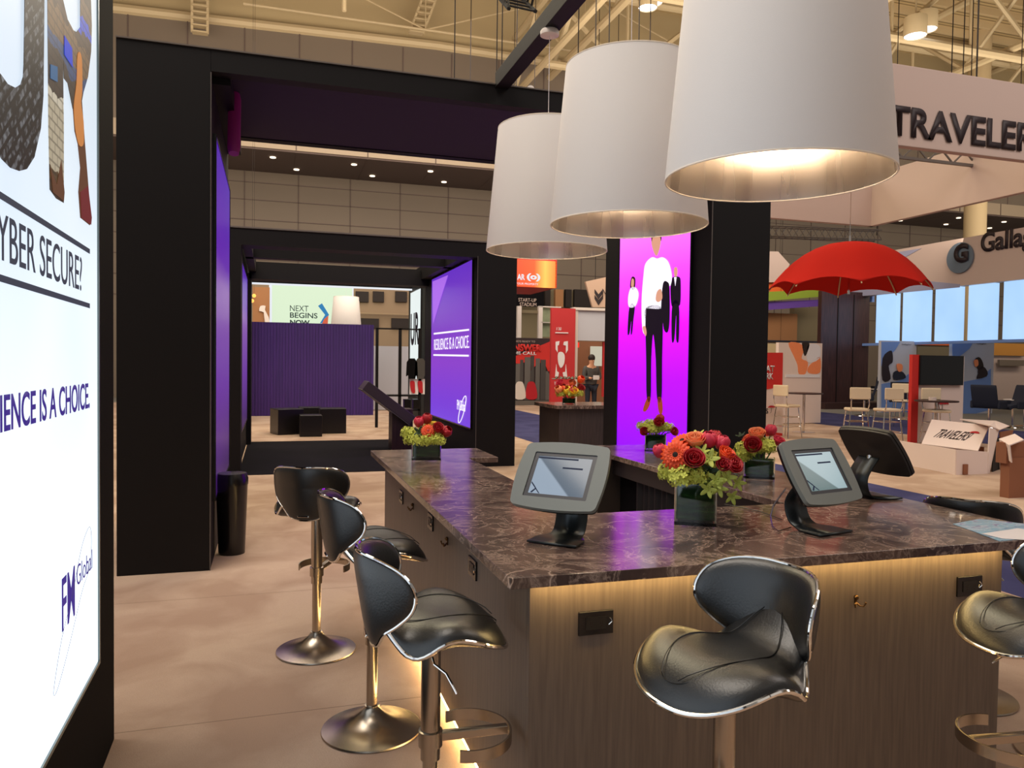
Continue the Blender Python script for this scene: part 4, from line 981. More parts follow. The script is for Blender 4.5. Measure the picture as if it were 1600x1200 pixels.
for k in range(5): a = 6.28 * k / 5; sp.append(('hyd', .15 * math.cos(a), .12 * math.sin(a) - .03, .17, .07, 0, 0, 1))
for k in range(6): sp.append(('leafy', -.2 + .08 * k, 0, .38, .07, -.4 + .15 * k, -.2, 1, 'leaf'))
bouquet('far orange and red bouquet on the small marble counter by the red booth', L5, .2, .10, sp, group='flower arrangements in square glass vases', rz=cv(L5))
# ================================================================ CUBE SEATS, KIOSK, FAR END OF THE TUNNEL
def cube_seat(u0, u1, vb, Y, s, lb, rz=0):
    p = onZ((u0 + u1) / 2, vb, 0); p = Vector((p.x, Y + s / 2, .006))
    t = MB().box(-s / 2, s / 2, -s / 2, s / 2, 0, s * .98).build('cube_seat', M['cube'], bevel=.012)
    t.location = p; t.rotation_euler = (0, 0, rz); tag(t, lb, 'ottoman', 'black cube seats in front of the purple wall'); return t
M['cube'] = mat('cube_vinyl', (16, 12, 14), .35)
cube_seat(427, 470, 680, 16.4, .54, 'leftmost black cube seat in front of the purple wall', .3)
cube_seat(470, 501, 682, 15.9, .44, 'small front-centre black cube seat before the purple wall')
cube_seat(500, 541, 678, 16.5, .54, 'rightmost black cube seat in front of the purple wall')
cube_seat(468, 498, 668, 17.6, .5, 'black cube seat behind the small front one')
K = thing('display_kiosk', 'dark kiosk with a big slanted display panel beside the purple screen', 'kiosk', (2.16, 13.4, .014))
o = MB().box(1.98, 2.34, 13.2, 13.6, .014, .72).build('post', M['walnut'], K); o.location = (-2.16, -13.4, -.014)
a = onY(563, 607, 13.4); c = onY(628, 656, 13.4); d = (c - a).normalized(); up_ = Vector((-d.z, 0, d.x)); c = c + d * .10
b = MB(); y0, y1 = 13.05, 13.7
b.hexa([Vector((a.x, y0, a.z)), Vector((c.x, y0, c.z)), Vector((c.x, y1, c.z)), Vector((a.x, y1, a.z))] + [Vector((q.x, y, q.z)) + up_ * .17 for q, y in ((a, y0), (c, y0), (c, y1), (a, y1))])
o = b.build('slanted_panel', mat('kiosk_satin_brown', (60, 50, 54), .3), K, bevel=.01); o.location = (-2.16, -13.4, -.014)
b = MB(); q0 = a + up_ * -.012; q1 = c + up_ * -.012
b.hexa([Vector((q0.x, y0 - .01, q0.z)), Vector((q1.x, y0 - .01, q1.z)), Vector((q1.x, y1, q1.z)), Vector((q0.x, y1, q0.z)), Vector((a.x, y0 - .01, a.z)), Vector((c.x, y0 - .01, c.z)), Vector((c.x, y1, c.z)), Vector((a.x, y1, a.z))])
o = b.build('edge_strip', M['trimgrey'], K); o.location = (-2.16, -13.4, -.014)
# black shelf unit with merchandise right of the purple wall
def yb(u0, v0, u1, v1, Y, d, name, m, par=None, b=None):
    o = plane_box(Y, u0, v0, u1, v1, 0, d, MB()).build(name, m, par)
    if par: o.matrix_parent_inverse = Matrix.Translation(-par.location)
    return o
def yprism(pts, Y, d, name, m, par=None, off=0, sm=0, label=None):
    if sm: pts = [(q.x, q.y) for q in smoothpoly([(u, v, 0) for u, v in pts], sm)]
    o = MB().prism([onY(u, v, Y) + Vector((0, off, 0)) for u, v in pts], (0, d, 0)).build(name, m, par, label=label)
    if par: o.matrix_parent_inverse = Matrix.Translation(-par.location)
    return o
MS = thing('merchandise_rack', 'black open rack with hanging clothes right of the purple wall', 'rack', (3.0, 17.0, .006))
Yr = 17.2
for u in (589, 625, 656): yb(u - 1.5, 513, u + 1.5, 668, Yr, .06, 'rack_post', M['black'], MS)
yb(588, 512, 657, 516, Yr, .06, 'top_rail', M['black'], MS)
yb(600, 617, 655, 619.5, Yr, .3, 'shelf', M['black'], MS)
yb(628, 640, 656, 642, Yr, .3, 'shelf', M['black'], MS)
for i, (u, lb) in enumerate(((644, 'dark shirt hanging on the rack, left one'), (657, 'dark shirt hanging on the rack, right one by the purple screen'))):
    o = yprism([(u - 8, 566), (u - 4, 560), (u + 4, 560), (u + 8, 566), (u + 9, 588), (u + 6, 587), (u + 5, 592), (u - 5, 592), (u - 6, 586), (u - 9, 588)], Yr - .06, .05, 'hanging_shirt', M['jacket'] if i else M['blackfabric'])
    tag(o, lb, 'clothing')
for i, (u, lb) in enumerate(((644.5, 'red sock on the white board, left one'), (656.5, 'red sock on the white board, right one'))):
    tag(yprism([(u - 3.5, 596), (u + 3, 596), (u + 4, 606), (u + 4, 614), (u - 1, 613), (u - 3, 606)], Yr - .03, .02, 'sock', M['redp'], sm=3), lb, 'sock')
tag(yb(640, 592, 664, 616, Yr, .02, 'display_board', M['paper']), 'white board behind the two red socks', 'board')
for i, (u, lb) in enumerate(((637, 'dark gift box on the low shelf, left one'), (651, 'dark gift box on the low shelf, right one'))):
    o = yb(u - 5, 624, u + 5, 639, Yr - .02, .2, 'gift_box', M['blackgloss']); tag(o, lb, 'box')
# distant booths seen over and beside the purple wall
GS = thing('banner_wall', 'pale green lit banner with the words NEXT BEGINS NOW behind the purple wall', 'banner', (1.2, 26, .0))
yb(425, 445, 549, 660, 26, .1, 'lit_panel', emis('pale_green_lit', (216, 236, 206), .95), GS)
yb(420.5, 445, 425.5, 660, 26.01, .12, 'white_edge', M['ledw'], GS); yb(547, 445, 551, 660, 26.01, .12, 'white_edge', M['ledw'], GS)
dk = emis('print_dark_green', (44, 62, 60), .8)
def ytext(body, u0, vb, u1, vt, Y, m, par, bold=0., shear=0, name='lettering', vb1=None):
    a = onY(u0, vb, Y); c = onY(u1, vb if vb1 is None else vb1, Y); z1 = onY(u0, vt, Y).z
    o = text(body, name, m, par, Vector((a.x, Y - .006, a.z)), (1, 0, 0), (0, 0, 1), z1 - a.z, c.x - a.x, ext=.004, bold=bold, shear=shear)
    if par: o.matrix_parent_inverse = Matrix.Translation(-par.location)
    return o
ytext('NEXT', 453, 486, 482, 477, 26, dk, GS); ytext('BEGINS', 453, 496.5, 496, 488, 26, dk, GS, .015); ytext('NOW', 453, 507.5, 484, 499.5, 26, dk, GS, .04)
yprism([(497, 478), (503, 474), (514, 492), (506, 505), (500, 505), (508, 492)], 26, -.03, 'arrow_mark', emis('print_blue2', (40, 130, 190), .8), GS)
yprism([(506, 499), (513, 493), (512, 506), (503, 506)], 26, -.04, 'arrow_mark', emis('print_coral', (220, 100, 70), .8), GS)
BW = thing('building_wall', 'beige balcony wall with dark openings far beyond the purple wall', 'building wall', (4, 30.5, 0))
yb(340, 440, 720, 660, 28.8, .3, 'wall_panel', mat('beige_stone', (126, 106, 84), .8), BW)
for u0, u1 in ((556, 576), (583, 600), (618, 636)): yb(u0, 455, u1, 472, 28.7, .1, 'opening', M['darkc'], BW)
for u0, u1 in ((560, 592), (612, 640)): yb(u0, 497, u1, 513, 28.7, .1, 'opening', M['darkc'], BW)
yb(540, 488, 660, 492, 28.6, .12, 'ledge', M['cream'], BW)
LB = yb(560, 540, 640, 640, 24, .2, 'partition_wall', M['palegrey']); tag(LB, 'pale grey booth wall seen through the black rack', 'partition')
yb(395, 448, 421, 560, 25.8, .1, 'poster', M['tan']); o = bpy.context.scene.objects['poster']; tag(o, 'ochre poster panel left of the pale green banner', 'poster')
tag(yprism([(407, 478), (415, 478), (414, 484), (420, 496), (421, 505), (414, 505), (412, 488), (405, 486)], 25.75, .02, 'wall_ornament', M['white'], sm=2), 'small pale figure shape on the ochre panel', 'ornament')
for i, (u, v) in enumerate(((397, 462), (394, 470))):
    q_ = onY(u, v, 25.6)
    hb = MB().ball(q_, .06, 10, 8).build('hanging_bulb', emis('bulb_orange', (255, 170, 80), 2), smooth=True); MB().tube([q_ + Vector((0, 0, .06)), q_ + Vector((0, 0, 12.5))], .004, 5).build('cord', M['darkc'], hb)
    tag(hb, ('upper', 'lower')[i] + ' of two small orange bulbs before the ochre panel', 'light bulb')
# ---------------------------------------------------------------- gap between the black frames
SG = thing('hanging_sign', 'glowing orange and red hanging box sign between the black columns', 'sign', (8, 23, 4))
og = mat('orange_sign_glow', (90, 30, 10), .5, emit=1.1); nt = og.node_tree; bb = nt.nodes['Principled BSDF']
t_ = nt.nodes.new('ShaderNodeTexCoord'); s_ = nt.nodes.new('ShaderNodeSeparateXYZ'); nt.links.new(t_.outputs['Object'], s_.inputs[0])
mr = nt.nodes.new('ShaderNodeMapRange'); A_, B_2 = onY(800, 430, 23), onY(869, 430, 23); mr.inputs['From Min'].default_value = A_.x; mr.inputs['From Max'].default_value = B_2.x
nt.links.new(s_.outputs[0], mr.inputs['Value']); r_ = ramp(nt, mr.outputs[0], [(0, (226, 66, 28)), (.5, (240, 90, 36)), (.75, (255, 200, 90)), (1, (250, 130, 50))]); nt.links.new(r_.outputs[0], bb.inputs['Emission Color'])
yb(790, 404, 869, 450, 23, .1, 'lit_face', og, SG)
a = onY(869, 404, 23); c = onY(869, 450, 23); o = MB().box(a.x - .02, a.x + .03, 23, 25.6, c.z, a.z).build('side_face', M['redpanel'], SG); o.matrix_parent_inverse = Matrix.Translation(-SG.location)
o = MB().box(a.x - 1.5, a.x, 23.05, 25.6, c.z, a.z).build('box_body', M['redpanel'], SG); o.matrix_parent_inverse = Matrix.Translation(-SG.location)
ytext('AR', 808, 437, 820, 428, 23, M['ledw'], SG, .03); ytext('(o)', 823, 439, 844, 427, 23, M['ledw'], SG, .05); ytext('IN YOUR PROPERTY', 800, 444, 841, 441, 23, M['ledw'], SG)
AN = thing('poster_wall', 'black and red poster wall reading ANSWER THE CALL', 'poster wall', (9, 26.5, 0))
yb(780, 527, 863, 626, 26.5, .1, 'panel', mat('poster_black', (44, 26, 30), .6), AN)
yb(780, 626, 863, 633, 26.4, .2, 'plinth', M['trimgrey'], AN)
yprism([(806, 556), (863, 532), (863, 596), (852, 570), (842, 566), (826, 582), (820, 566), (806, 570)], 26.49, -.01, 'red_sky', M['travred'], AN)
for k, (u, v) in enumerate(((806, 568), (813, 562), (820, 558), (829, 556), (837, 560), (845, 562), (852, 580))):
    yb(u, v, u + (6, 4, 8, 5, 6, 7, 6)[k], 625, 26.48 - .01 * (k % 3), .008, 'printed_tower', M['jacket'] if k % 2 else mat('poster_grey', (96, 92, 90), .6), AN)
ytext('ANSWER', 793, 549, 846, 537, 26.45, M['travred'], AN, .05, vb1=547); ytext('THE CALL', 797, 554, 838, 549, 26.45, M['paper'], AN, .02); ytext("WHO'S READY TO", 800, 534.5, 836, 531.5, 26.45, M['signwhite'], AN)
for u, v in ((812, 600), (830, 600)): yprism([(u - 6, v), (u, v - 4), (u + 6, v), (u + 9, v + 22), (u - 8, v + 22)], 26.44, -.01, 'printed_figure', M['redp'] if v == 600 and u > 820 else M['white'], AN, sm=3)
SH = thing('shelf_unit', 'white framed shelf unit above the black and red poster wall', 'shelf', (9, 27.5, 0))
for (u0, v0, u1, v1) in ((809, 478, 813, 634), (842, 479, 846, 634), (842, 478, 877, 481), (846, 503, 877, 505)): yb(u0, v0, u1, v1, 27, .15, 'frame_bar', M['white'], SH)
yb(813, 484, 842, 490, 27.1, .2, 'beam', M['olive'], SH); yb(846, 481, 877, 527, 27.2, .1, 'printed_panel', mat('green_grey_print', (140, 150, 120), .7, var=.5, scale=3), SH)
tag(yb(800, 452, 850, 480, 31, .1, 'hanging_sign', M['blackfabric']), 'black hanging sign reading START-UP STADIUM', 'sign'); sg = bpy.context.scene.objects['hanging_sign.001']
ytext('START-UP', 810, 471, 838, 465.5, 30.95, M['signwhite'], sg); ytext('STADIUM', 812, 478, 838, 472.5, 30.95, M['signwhite'], sg)
BD = thing('building_wall', 'brown pillared hall front between the orange sign and magenta screen', 'building wall', (9, 32, 0))
yb(800, 450, 950, 560, 32, .3, 'wall_panel', M['olive'], BD)
for u0, u1 in ((852, 860), (868, 880), (884, 893), (898, 930)): yb(u0, 452, u1, 480, 31.8, .2, 'opening', M['darkc'] if u0 != 868 else M['tan'], BD)
def hang(o, x, y, z0, z1):
    w_ = MB().tube([(x, y, z0), (x, y, z1)], .012, 5).build('hanging_wire', M['darkc'], o); w_.matrix_parent_inverse = Matrix.Translation(-o.location)
b = MB()
HS_ = thing('hanging_sign', 'tan fan-shaped hanging sign with a chevron mark and letter N', 'sign', (10, 24, 4))
yprism([(915, 440), (960, 430), (985, 426), (985, 480), (926, 480)], 24, .1, 'panel', mat('sign_beige', (190, 158, 136), .7), HS_)
for dv in (0, 9): yprism([(929, 452 + dv), (935, 460 + dv), (942, 452 + dv), (942, 458 + dv), (935, 468 + dv), (929, 458 + dv)], 24, -.02, 'chevron_mark', M['textdark'], HS_)
ytext('NAS', 941, 463, 962, 451, 23.97, M['textdark'], HS_, -.01)
for u_ in (930, 960): q_ = onY(u_, 445, 24.05); hang(HS_, q_.x, 24.05, q_.z, 16.6)
hang(SG, A_.x + 1, 24, 4.6, 16.6); hang(SG, A_.x + .3, 24, 4.6, 16.6)
# red panel booth
RP = thing('exhibit_stand', 'tall red booth panel with a framed hand graphic', 'stand', (8.8, 22.6, 0))
yb(862, 481, 897, 645, 22.6, .12, 'panel', M['redpanel'], RP)
wp = M['paper']
for q in ([(868, 534), (874, 533), (873, 539), (871, 540), (871, 551), (868, 546)], [(880, 539), (881, 534), (887, 533), (887, 547), (884, 552), (884, 540)], [(867, 589), (869, 569), (870, 580), (873, 582), (872, 588)], [(884, 569), (886, 589), (880, 588), (879, 582), (883, 581)]): yprism(q, 22.6, -.02, 'bracket_mark', wp, RP)
yprism([(872, 552), (878, 550), (882, 556), (881, 568), (876, 575), (872, 566)], 22.6, -.02, 'hand_mark', wp, RP, sm=3)
yb(868, 519, 888, 521, 22.57, .03, 'rule', wp, RP); ytext('// 360', 869, 516, 877, 511, 22.57, wp, RP); ytext('Wearable', 866, 602, 878, 596, 22.57, wp, RP); ytext('Technology', 866, 611, 880, 605, 22.57, wp, RP)
WB = thing('exhibit_stand', 'white framed booth front behind the distant standing person', 'stand', (9.5, 23, 0))
yb(897, 480, 952, 533, 22.8, .3, 'fascia', M['palegrey'], WB); yb(896, 480, 901, 645, 22.75, .1, 'post', M['white'], WB); yb(897, 480, 952, 486, 22.7, .1, 'top_bar', M['white'], WB)
yb(901, 533, 950, 645, 25.2, .1, 'back_wall', mat('booth_brown', (132, 84, 56), .7), WB); yb(943, 534, 950, 620, 22.9, .1, 'side_post', M['redpanel'], WB); yb(924, 541, 943, 572, 25.0, .1, 'lit_case', emis('lit_case', (220, 214, 190), .7), WB)
yb(902, 535, 905, 543, 22.8, .05, 'exit_light', emis('red_light', (250, 60, 40), 1), WB)
# distant person: one skinned body, clothes as children
def skin(name, verts, edges, radii, m, parent=None, sub=1):
    me = bpy.data.meshes.new(name); me.from_pydata(verts, edges, []); o = bpy.data.objects.new(name, me); COL.objects.link(o); me.materials.append(m)
    if parent: o.parent = parent
    s = o.modifiers.new('skin', 'SKIN'); sv = me.skin_vertices[0].data
    for i, r in enumerate(radii): sv[i].radius = (r, r) if not isinstance(r, tuple) else r
    sv[0].use_root = True; s.use_smooth_shade = True
    q = o.modifiers.new('sub', 'SUBSURF'); q.levels = sub; q.render_levels = sub; return o
def person(loc, rz, label):
    V = [(0, 0, .95), (0, 0, 1.15), (0, .01, 1.38), (0, -.01, 1.5), (0, -.02, 1.60), (0, -.03, 1.70), (.18, 0, 1.42), (.26, -.04, 1.15), (.10, -.24, 1.14), (-.18, 0, 1.42), (-.26, -.04, 1.15), (-.10, -.24, 1.14), (.10, 0, .88), (.11, -.01, .48), (.11, .02, .07), (.12, -.12, .04), (-.10, 0, .88), (-.11, -.01, .48), (-.11, .02, .07), (-.12, -.12, .04)]
    E_ = [(0, 1), (1, 2), (2, 3), (3, 4), (4, 5), (2, 6), (6, 7), (7, 8), (2, 9), (9, 10), (10, 11), (0, 12), (12, 13), (13, 14), (14, 15), (0, 16), (16, 17), (17, 18), (18, 19)]
    Rr = [(.14, .11), (.13, .10), (.16, .10), .055, .085, .09, .06, .045, .03, .06, .045, .03, .085, .058, .042, .035, .085, .058, .042, .035]
    o = skin('person', V, E_, Rr, M['skin']); o.location = loc; o.rotation_euler = (0, 0, rz)
    tag(o, label, 'person')
    skin('jacket', [V[i] for i in (1, 2, 6, 7, 9, 10)] + [(.14, -.18, 1.14), (-.14, -.18, 1.14), (0, 0, .95)], [(8, 0), (0, 1), (1, 2), (2, 3), (3, 6), (1, 4), (4, 5), (5, 7)], [(.19, .15), (.21, .14), .09, .07, .09, .07, .055, .055, (.20, .16)], M['jacket'], o)
    skin('trousers', [V[0]] + [V[i] for i in (12, 13, 14, 16, 17, 18)], [(0, 1), (1, 2), (2, 3), (0, 4), (4, 5), (5, 6)], [(.15, .12), .10, .07, .055, .10, .07, .055], M['navychair'], o)
    MB().ball((0, -.015, 1.71), .105, 16, 10, (.95, 1.02, 1)).build('hair', M['hair'], o, smooth=True)
    b = MB().ball((-.035, -.125, 1.66), .012, 8, 6); b.build('eye', M['darkc'], o); MB().ball((.035, -.125, 1.66), .012, 8, 6).build('eye', M['darkc'], o)
    MB().ball((0, -.135, 1.63), .016, 8, 6, (.8, 1.2, 1.3)).build('nose', M['skin'], o, smooth=True)
    for s in (-1, 1):
        for k in range(5): x = s * (.10 - .014 * k); MB().tube([(x, -.25, 1.15), (x - s * .01, -.285, 1.16), (x - s * .02, -.30, 1.14)], .008, 6).build('finger', M['skin'], o, smooth=True)
    return o
q = onY(924, 560, 20); per = person((q.x, 20, .006), .1, 'person in a dark grey jacket holding up a pale device near the red booth')
bt = MB().box(-.09, .09, -.31, -.28, 1.10, 1.22).build('tablet_computer', M['paper'], None, bevel=.005); bt.location = per.location; bt.rotation_euler = per.rotation_euler
tag(bt, 'pale tablet held by the distant person', 'tablet')
# ================================================================ UMBRELLA BOOTH (right)
UC = Vector((9.9, 11.1, 0)); UZ = onY(1326, 452, 11.1).z; RAD = 1.34; UT = onY(1326, 379, 11.1).z
q = onY(1326, 452, 11.1); UC.x = q.x
U = thing('umbrella', 'huge red open umbrella hanging under the white ring sign', 'umbrella', (UC.x, UC.y, UZ))
NS = 8; b = MB(); vs = []; nr, na = 10, 8
A0 = R_(12)
def upt(sec, ja, i):
    t = i / nr; a = A0 + 2 * PI * (sec + ja / na) / NS; mid = 1 - abs(2 * ja / na - 1)     # 0 at ribs
    ph = t * R_(86); rr = RAD * math.sin(ph) / math.sin(R_(86)); z = (UT - UZ) * (1 - (rr / RAD) ** 2.4)
    pull = 1 - .085 * t * t * math.sin(PI * ja / na); z2 = z + .11 * (t ** 6) * math.sin(PI * ja / na)
    return (rr * pull * math.cos(a), rr * pull * math.sin(a), z2)
vs = [];
for i in range(nr + 1):
    for s in range(NS):
        for j in range(na): vs.append(upt(s, j, i))
n = NS * na
b.add(vs, [(i * n + k, i * n + (k + 1) % n, (i + 1) * n + (k + 1) % n, (i + 1) * n + k) for i in range(nr) for k in range(n)])
b.build('canopy', M['red'], U, smooth=True, angle=25, solid=.008)
for s in range(NS):
    MB().tube([Vector(upt(s, 0, i)) * 1.0 - Vector((0, 0, .03)) for i in range(nr + 1)], .012, 6).build('rib', M['cream'], U, smooth=True)
MB().tube([(0, 0, UT - UZ - .9), (0, 0, UT - UZ + .12)], .02, 8).build('shaft', M['chrome'], U)
MB().tube([(0, 0, UT - UZ + .1), (0, 0, 5.3 - UZ)], .006, 6).build('hanging_wire', M['chrome'], U)
# ring sign (square hanging banner, four faces)
RG = thing('hanging_sign', 'white square ring sign with big dark capital letters, hung high over the red umbrella', 'sign', (9.6, 11, 4.6))
k_ = .0
x0, x1, y0, y1, z0, z1 = 6.7, 12.45, 8.55, 13.7, 4.60, 5.70
for nm, (a, b_, c, d) in (('banner_face', (x0, x1, y0, y0 + .12)), ('banner_face', (x0, x1, y1 - .12, y1)), ('banner_face', (x0, x0 + .12, y0, y1)), ('banner_face', (x1 - .12, x1, y0, y1))):
    o = MB().box(a, b_, c, d, z0, z1).build(nm, M['signwhite'], RG, bevel=.01); o.matrix_parent_inverse = Matrix.Translation(-RG.location)
ytext('TRAVELERS', 1388, 211, 1636, 162, 8.54, M['textdark'], RG, .03)
for (x, y) in ((x0 + .06, y0 + .06), (x1 - .06, y0 + .06), (x0 + .06, y1 - .06), (x1 - .06, y1 - .06), (9.6, y0 + .06)):
    o = MB().tube([(x, y, z1), (x, y, 12)], .012, 5).build('hanging_wire', M['darkc'], RG); o.matrix_parent_inverse = Matrix.Translation(-RG.location)
b = MB(); b.bar((x0, 11.1, 5.55), (x1, 11.1, 5.55), .05); b.bar((x0, 11.1, 5.3), (x1, 11.1, 5.3), .05)
for i in range(20): xx = x0 + (x1 - x0) * i / 20; b.bar((xx, 11.1, 5.3 + .25 * (i % 2)), (xx + (x1 - x0) / 20, 11.1, 5.55 - .25 * (i % 2)), .025)
o = b.build('cross_truss', M['trimgrey'], RG); o.matrix_parent_inverse = Matrix.Translation(-RG.location)
# banner "AT WORK", poster of two hands
BK = thing('banner_stand', 'red and white banner with AT WORK and a small umbrella logo by the black column', 'banner', (10.4, 14.4, 0))
yb(1150, 551, 1223, 682, 14.4, .25, 'panel', M['cardw'], BK)
yprism([(1150, 551), (1223, 551), (1222, 604), (1150, 617)], 14.4, -.01, 'red_field', M['travred'], BK)
yprism([(1150, 668), (1222, 677), (1222, 684), (1150, 684)], 14.4, -.01, 'red_field', M['travred'], BK)
ytext('WORK AT', 1160, 580.5, 1210, 570.5, 14.38, M['paper'], BK, .03); ytext('WORK', 1180, 592.5, 1208, 582.5, 14.38, M['paper'], BK, .03)
ytext('TRAVELERS', 1150, 646.5, 1200, 638.5, 14.38, M['textdark'], BK, .02)
def umb(u, v, w_, Y, par, shaft=True):
    pts = [(u + w_ * math.cos(a), v - w_ * .62 * math.sin(a)) for a in [PI * k / 14 for k in range(15)]]
    for k in range(1, 6): x = -1 + 2 * k / 6; pts.append((u + w_ * x, v - (w_ * .10 if k % 2 else 0)))
    o = yprism(pts, Y, -.012, 'umbrella_mark', M['redp'], par)
    if shaft:
        a = onY(u, v, Y - .01); b_ = onY(u - w_ * .1, v + w_ * 1.3, Y - .01); c = onY(u - w_ * .4, v + w_ * 1.5, Y - .01)
        s = MB().tube([a, b_, c], .006, 5).build('umbrella_handle', M['trimgrey'], par)
        if par: s.matrix_parent_inverse = Matrix.Translation(-par.location)
umb(1205.5, 637, 5.5, 14.38, BK)
HP = thing('hands_poster', 'pale poster panel of an arm and hands behind the round bar table', 'poster', (12.5, 17.2, 0))
yb(1217, 535, 1282, 660.5, 17.4, .12, 'panel', M['cardw'], HP)
for pts_, m in (([(1232, 536), (1248, 536), (1256, 545), (1252, 560), (1262, 566), (1258, 584), (1248, 584), (1246, 570), (1240, 556)], M['peach']), ([(1262, 575), (1270, 566), (1281, 558), (1281, 582), (1264, 583)], M['peach']), ([(1253, 536), (1264, 536), (1262, 548), (1257, 556)], M['hair']), ([(1262, 540), (1280, 540), (1280, 560), (1262, 566)], M['paper'])):
    yprism(pts_, 17.4, -.01, 'printed_shape', m, HP, sm=3)
yb(1228, 585, 1281, 590, 17.38, .03, 'printed_table', M['paper'], HP)
# backdrop of coloured stands
LBL = 'distant booth wall'
tag(yb(1150, 487, 1245, 536, 27, .3, 'booth_wall', M['tan']), 'brown distant booth wall, left half, above the navy strip', LBL)
tag(yb(1241, 480, 1290, 536, 27.4, .3, 'booth_wall', M['olive']), 'khaki distant booth wall beside the walnut column', LBL)
tag(yb(1150, 530, 1290, 536, 26.8, .15, 'banner', M['navychair']), 'navy strip banner across the distant booth wall', 'banner')
tag(yprism([(1150, 458), (1290, 452), (1290, 463), (1150, 474)], 26, .1, 'banner', M['green']), 'lime green hanging banner behind the umbrella', 'banner')
tag(yprism([(1150, 474), (1284, 468), (1284, 478), (1150, 488)], 26.2, .1, 'banner', M['purpleb']), 'violet and blue banner below the lime green one', 'banner')
tag(yprism([(1150, 439), (1232, 440), (1228, 455), (1150, 458)], 26.1, .1, 'banner', M['orangeb']), 'orange banner left of the umbrella', 'banner')
tag(yprism([(1170, 392), (1216, 393), (1234, 413), (1222, 441), (1170, 441)], 25.9, .1, 'banner', M['signwhite']), 'off-white angular hanging banner left of the umbrella', 'banner')
tag(yb(1175, 536, 1222, 560, 26.6, .2, 'booth_wall', M['cream']), 'cream distant booth wall above the red banner', LBL)
# lighting truss
def box_truss(name, a, b_, s, n_, label, m):
    a = Vector(a); b_ = Vector(b_); b = MB(); off = [(0, s), (0, -s), (s, 0), (-s, 0)]; dn = (b_ - a).normalized(); sd = Vector((-dn.y, dn.x, 0)).normalized()
    C4 = [Vector((0, 0, s)) + sd * s, Vector((0, 0, s)) - sd * s, Vector((0, 0, -s)) - sd * s, Vector((0, 0, -s)) + sd * s]
    for c in C4: b.tube([a + c, b_ + c], s * .16, 5)
    for i in range(n_):
        p, q = a.lerp(b_, i / n_), a.lerp(b_, (i + 1) / n_)
        for k in range(4): b.tube([p + C4[k], q + C4[(k + 1) % 4]], s * .09, 4)
    return tag(b.build(name, m), label, 'truss')
q = onY(1190, 362, 15.5); q2 = onY(1372, 368, 15.5)
box_truss('lighting_truss', q, q2, .12, 18, 'grey lighting truss just above the red umbrella', M['trimgrey'])
q = onY(780, -40, 17); q2 = onY(797, 22, 15)
box_truss('lighting_truss', q, Vector((q2.x, 14.2, q2.z)), .26, 7, 'black lighting truss hanging at the top centre', M['blackfabric'])
for (u_, Y_, v_, nm_) in ((1200, 15.5, 362, 0), (1370, 15.5, 368, 0)):
    q_ = onY(u_, v_, Y_); w_ = MB().tube([(q_.x, q_.y, q_.z), (q_.x, q_.y, 16.6)], .012, 5).build('hanging_wire', M['darkc'], bpy.context.scene.objects['lighting_truss'])
# Gallagher booth
GX = 21.5
GB = thing('booth_header', 'pale booth header with a round steel emblem above the glowing blue panels', 'header', (GX, 20, 3))
def gx(u, v, x=GX): return onX(u, v, x)
def xprism(pts, X, d, name, m, par, sm=0):
    if sm: pts = [(q.x, q.y) for q in smoothpoly([(u, v, 0) for u, v in pts], sm)]
    o = MB().prism([onX(u, v, X) for u, v in pts], (d, 0, 0)).build(name, m, par)
    if par: o.matrix_parent_inverse = Matrix.Translation(-par.location)
    return o
hw = mat('header_blue_grey', (150, 150, 176), .7)
zt = gx(1391, 392).z; zb_ = gx(1450, 452).z
yA, yB = gx(1290, 460).y, 9.0
o = MB().box(GX, GX + .3, yB, yA, zb_, zt).build('header_panel', M['signwhite'], GB); o.matrix_parent_inverse = Matrix.Translation(-GB.location)
xprism([(1290, 467), (1290, 440), (1391, 396), (1440, 388), (1400, 410), (1391, 425), (1430, 437), (1500, 444), (1500, 449), (1391, 459)], GX, -.02, 'blue_sweep', hw, GB)
a = gx(1502, 403); 
o = MB().tube([a + Vector((-.02, 0, 0)), a + Vector((-.08, 0, 0))], .5, 32).build('round_emblem', mat('emblem_steel', (110, 124, 140), .3, .3), GB, smooth=True, angle=40); o.matrix_parent_inverse = Matrix.Translation(-GB.location)
def xtext(body, u0, vb, u1, h, X, m, par, bold=0.):
    a = onX(u0, vb, X); c = onX(u1, vb, X); o = text(body, 'lettering', m, par, a, (0, -1, 0), (0, 0, 1), h, a.y - c.y, ext=.02, bold=bold)
    if par: o.matrix_parent_inverse = Matrix.Translation(-par.location)
xtext('G', 1490, 412, 1512, .62, GX - .12, M['textdark'], GB, .05)
xtext('Gallagher', 1532, 404, 1664, .80, GX - .03, M['textdark'], GB, .02)
zp0, zp1 = gx(1500, 532).z, zb_ - .02
us = [1364, 1405, 1455, 1506, 1560, 1630]
bl = mat('lit_blue_panel', (60, 80, 110), .5, emit=1.); nt = bl.node_tree; bb = nt.nodes['Principled BSDF']
n_ = noise(nt, mapping(nt), .7, 2); r_ = ramp(nt, n_, [(.3, (168, 208, 254)), (.7, (182, 219, 255))]); nt.links.new(r_.outputs[0], bb.inputs['Emission Color'])
for i in range(5):
    ya = gx(us[i], 490).y - .16; yc = gx(us[i + 1], 490).y + .16
    o = MB().box(GX, GX + .2, yc, ya, zp0, zp1).build('wall_light', bl)
    tag(o, ('leftmost', 'second from left', 'middle', 'fourth from left', 'rightmost')[i] + ' glowing pale blue panel under the header with the round emblem', 'light panel', 'glowing pale blue wall panels')
o = MB().box(GX + .02, GX + .2, yB, yA + 1, zp0 - .1, zp0 - .01).build('trim_beam', M['bluepanel']); tag(o, 'blue beam under the glowing pale blue panels', 'beam')
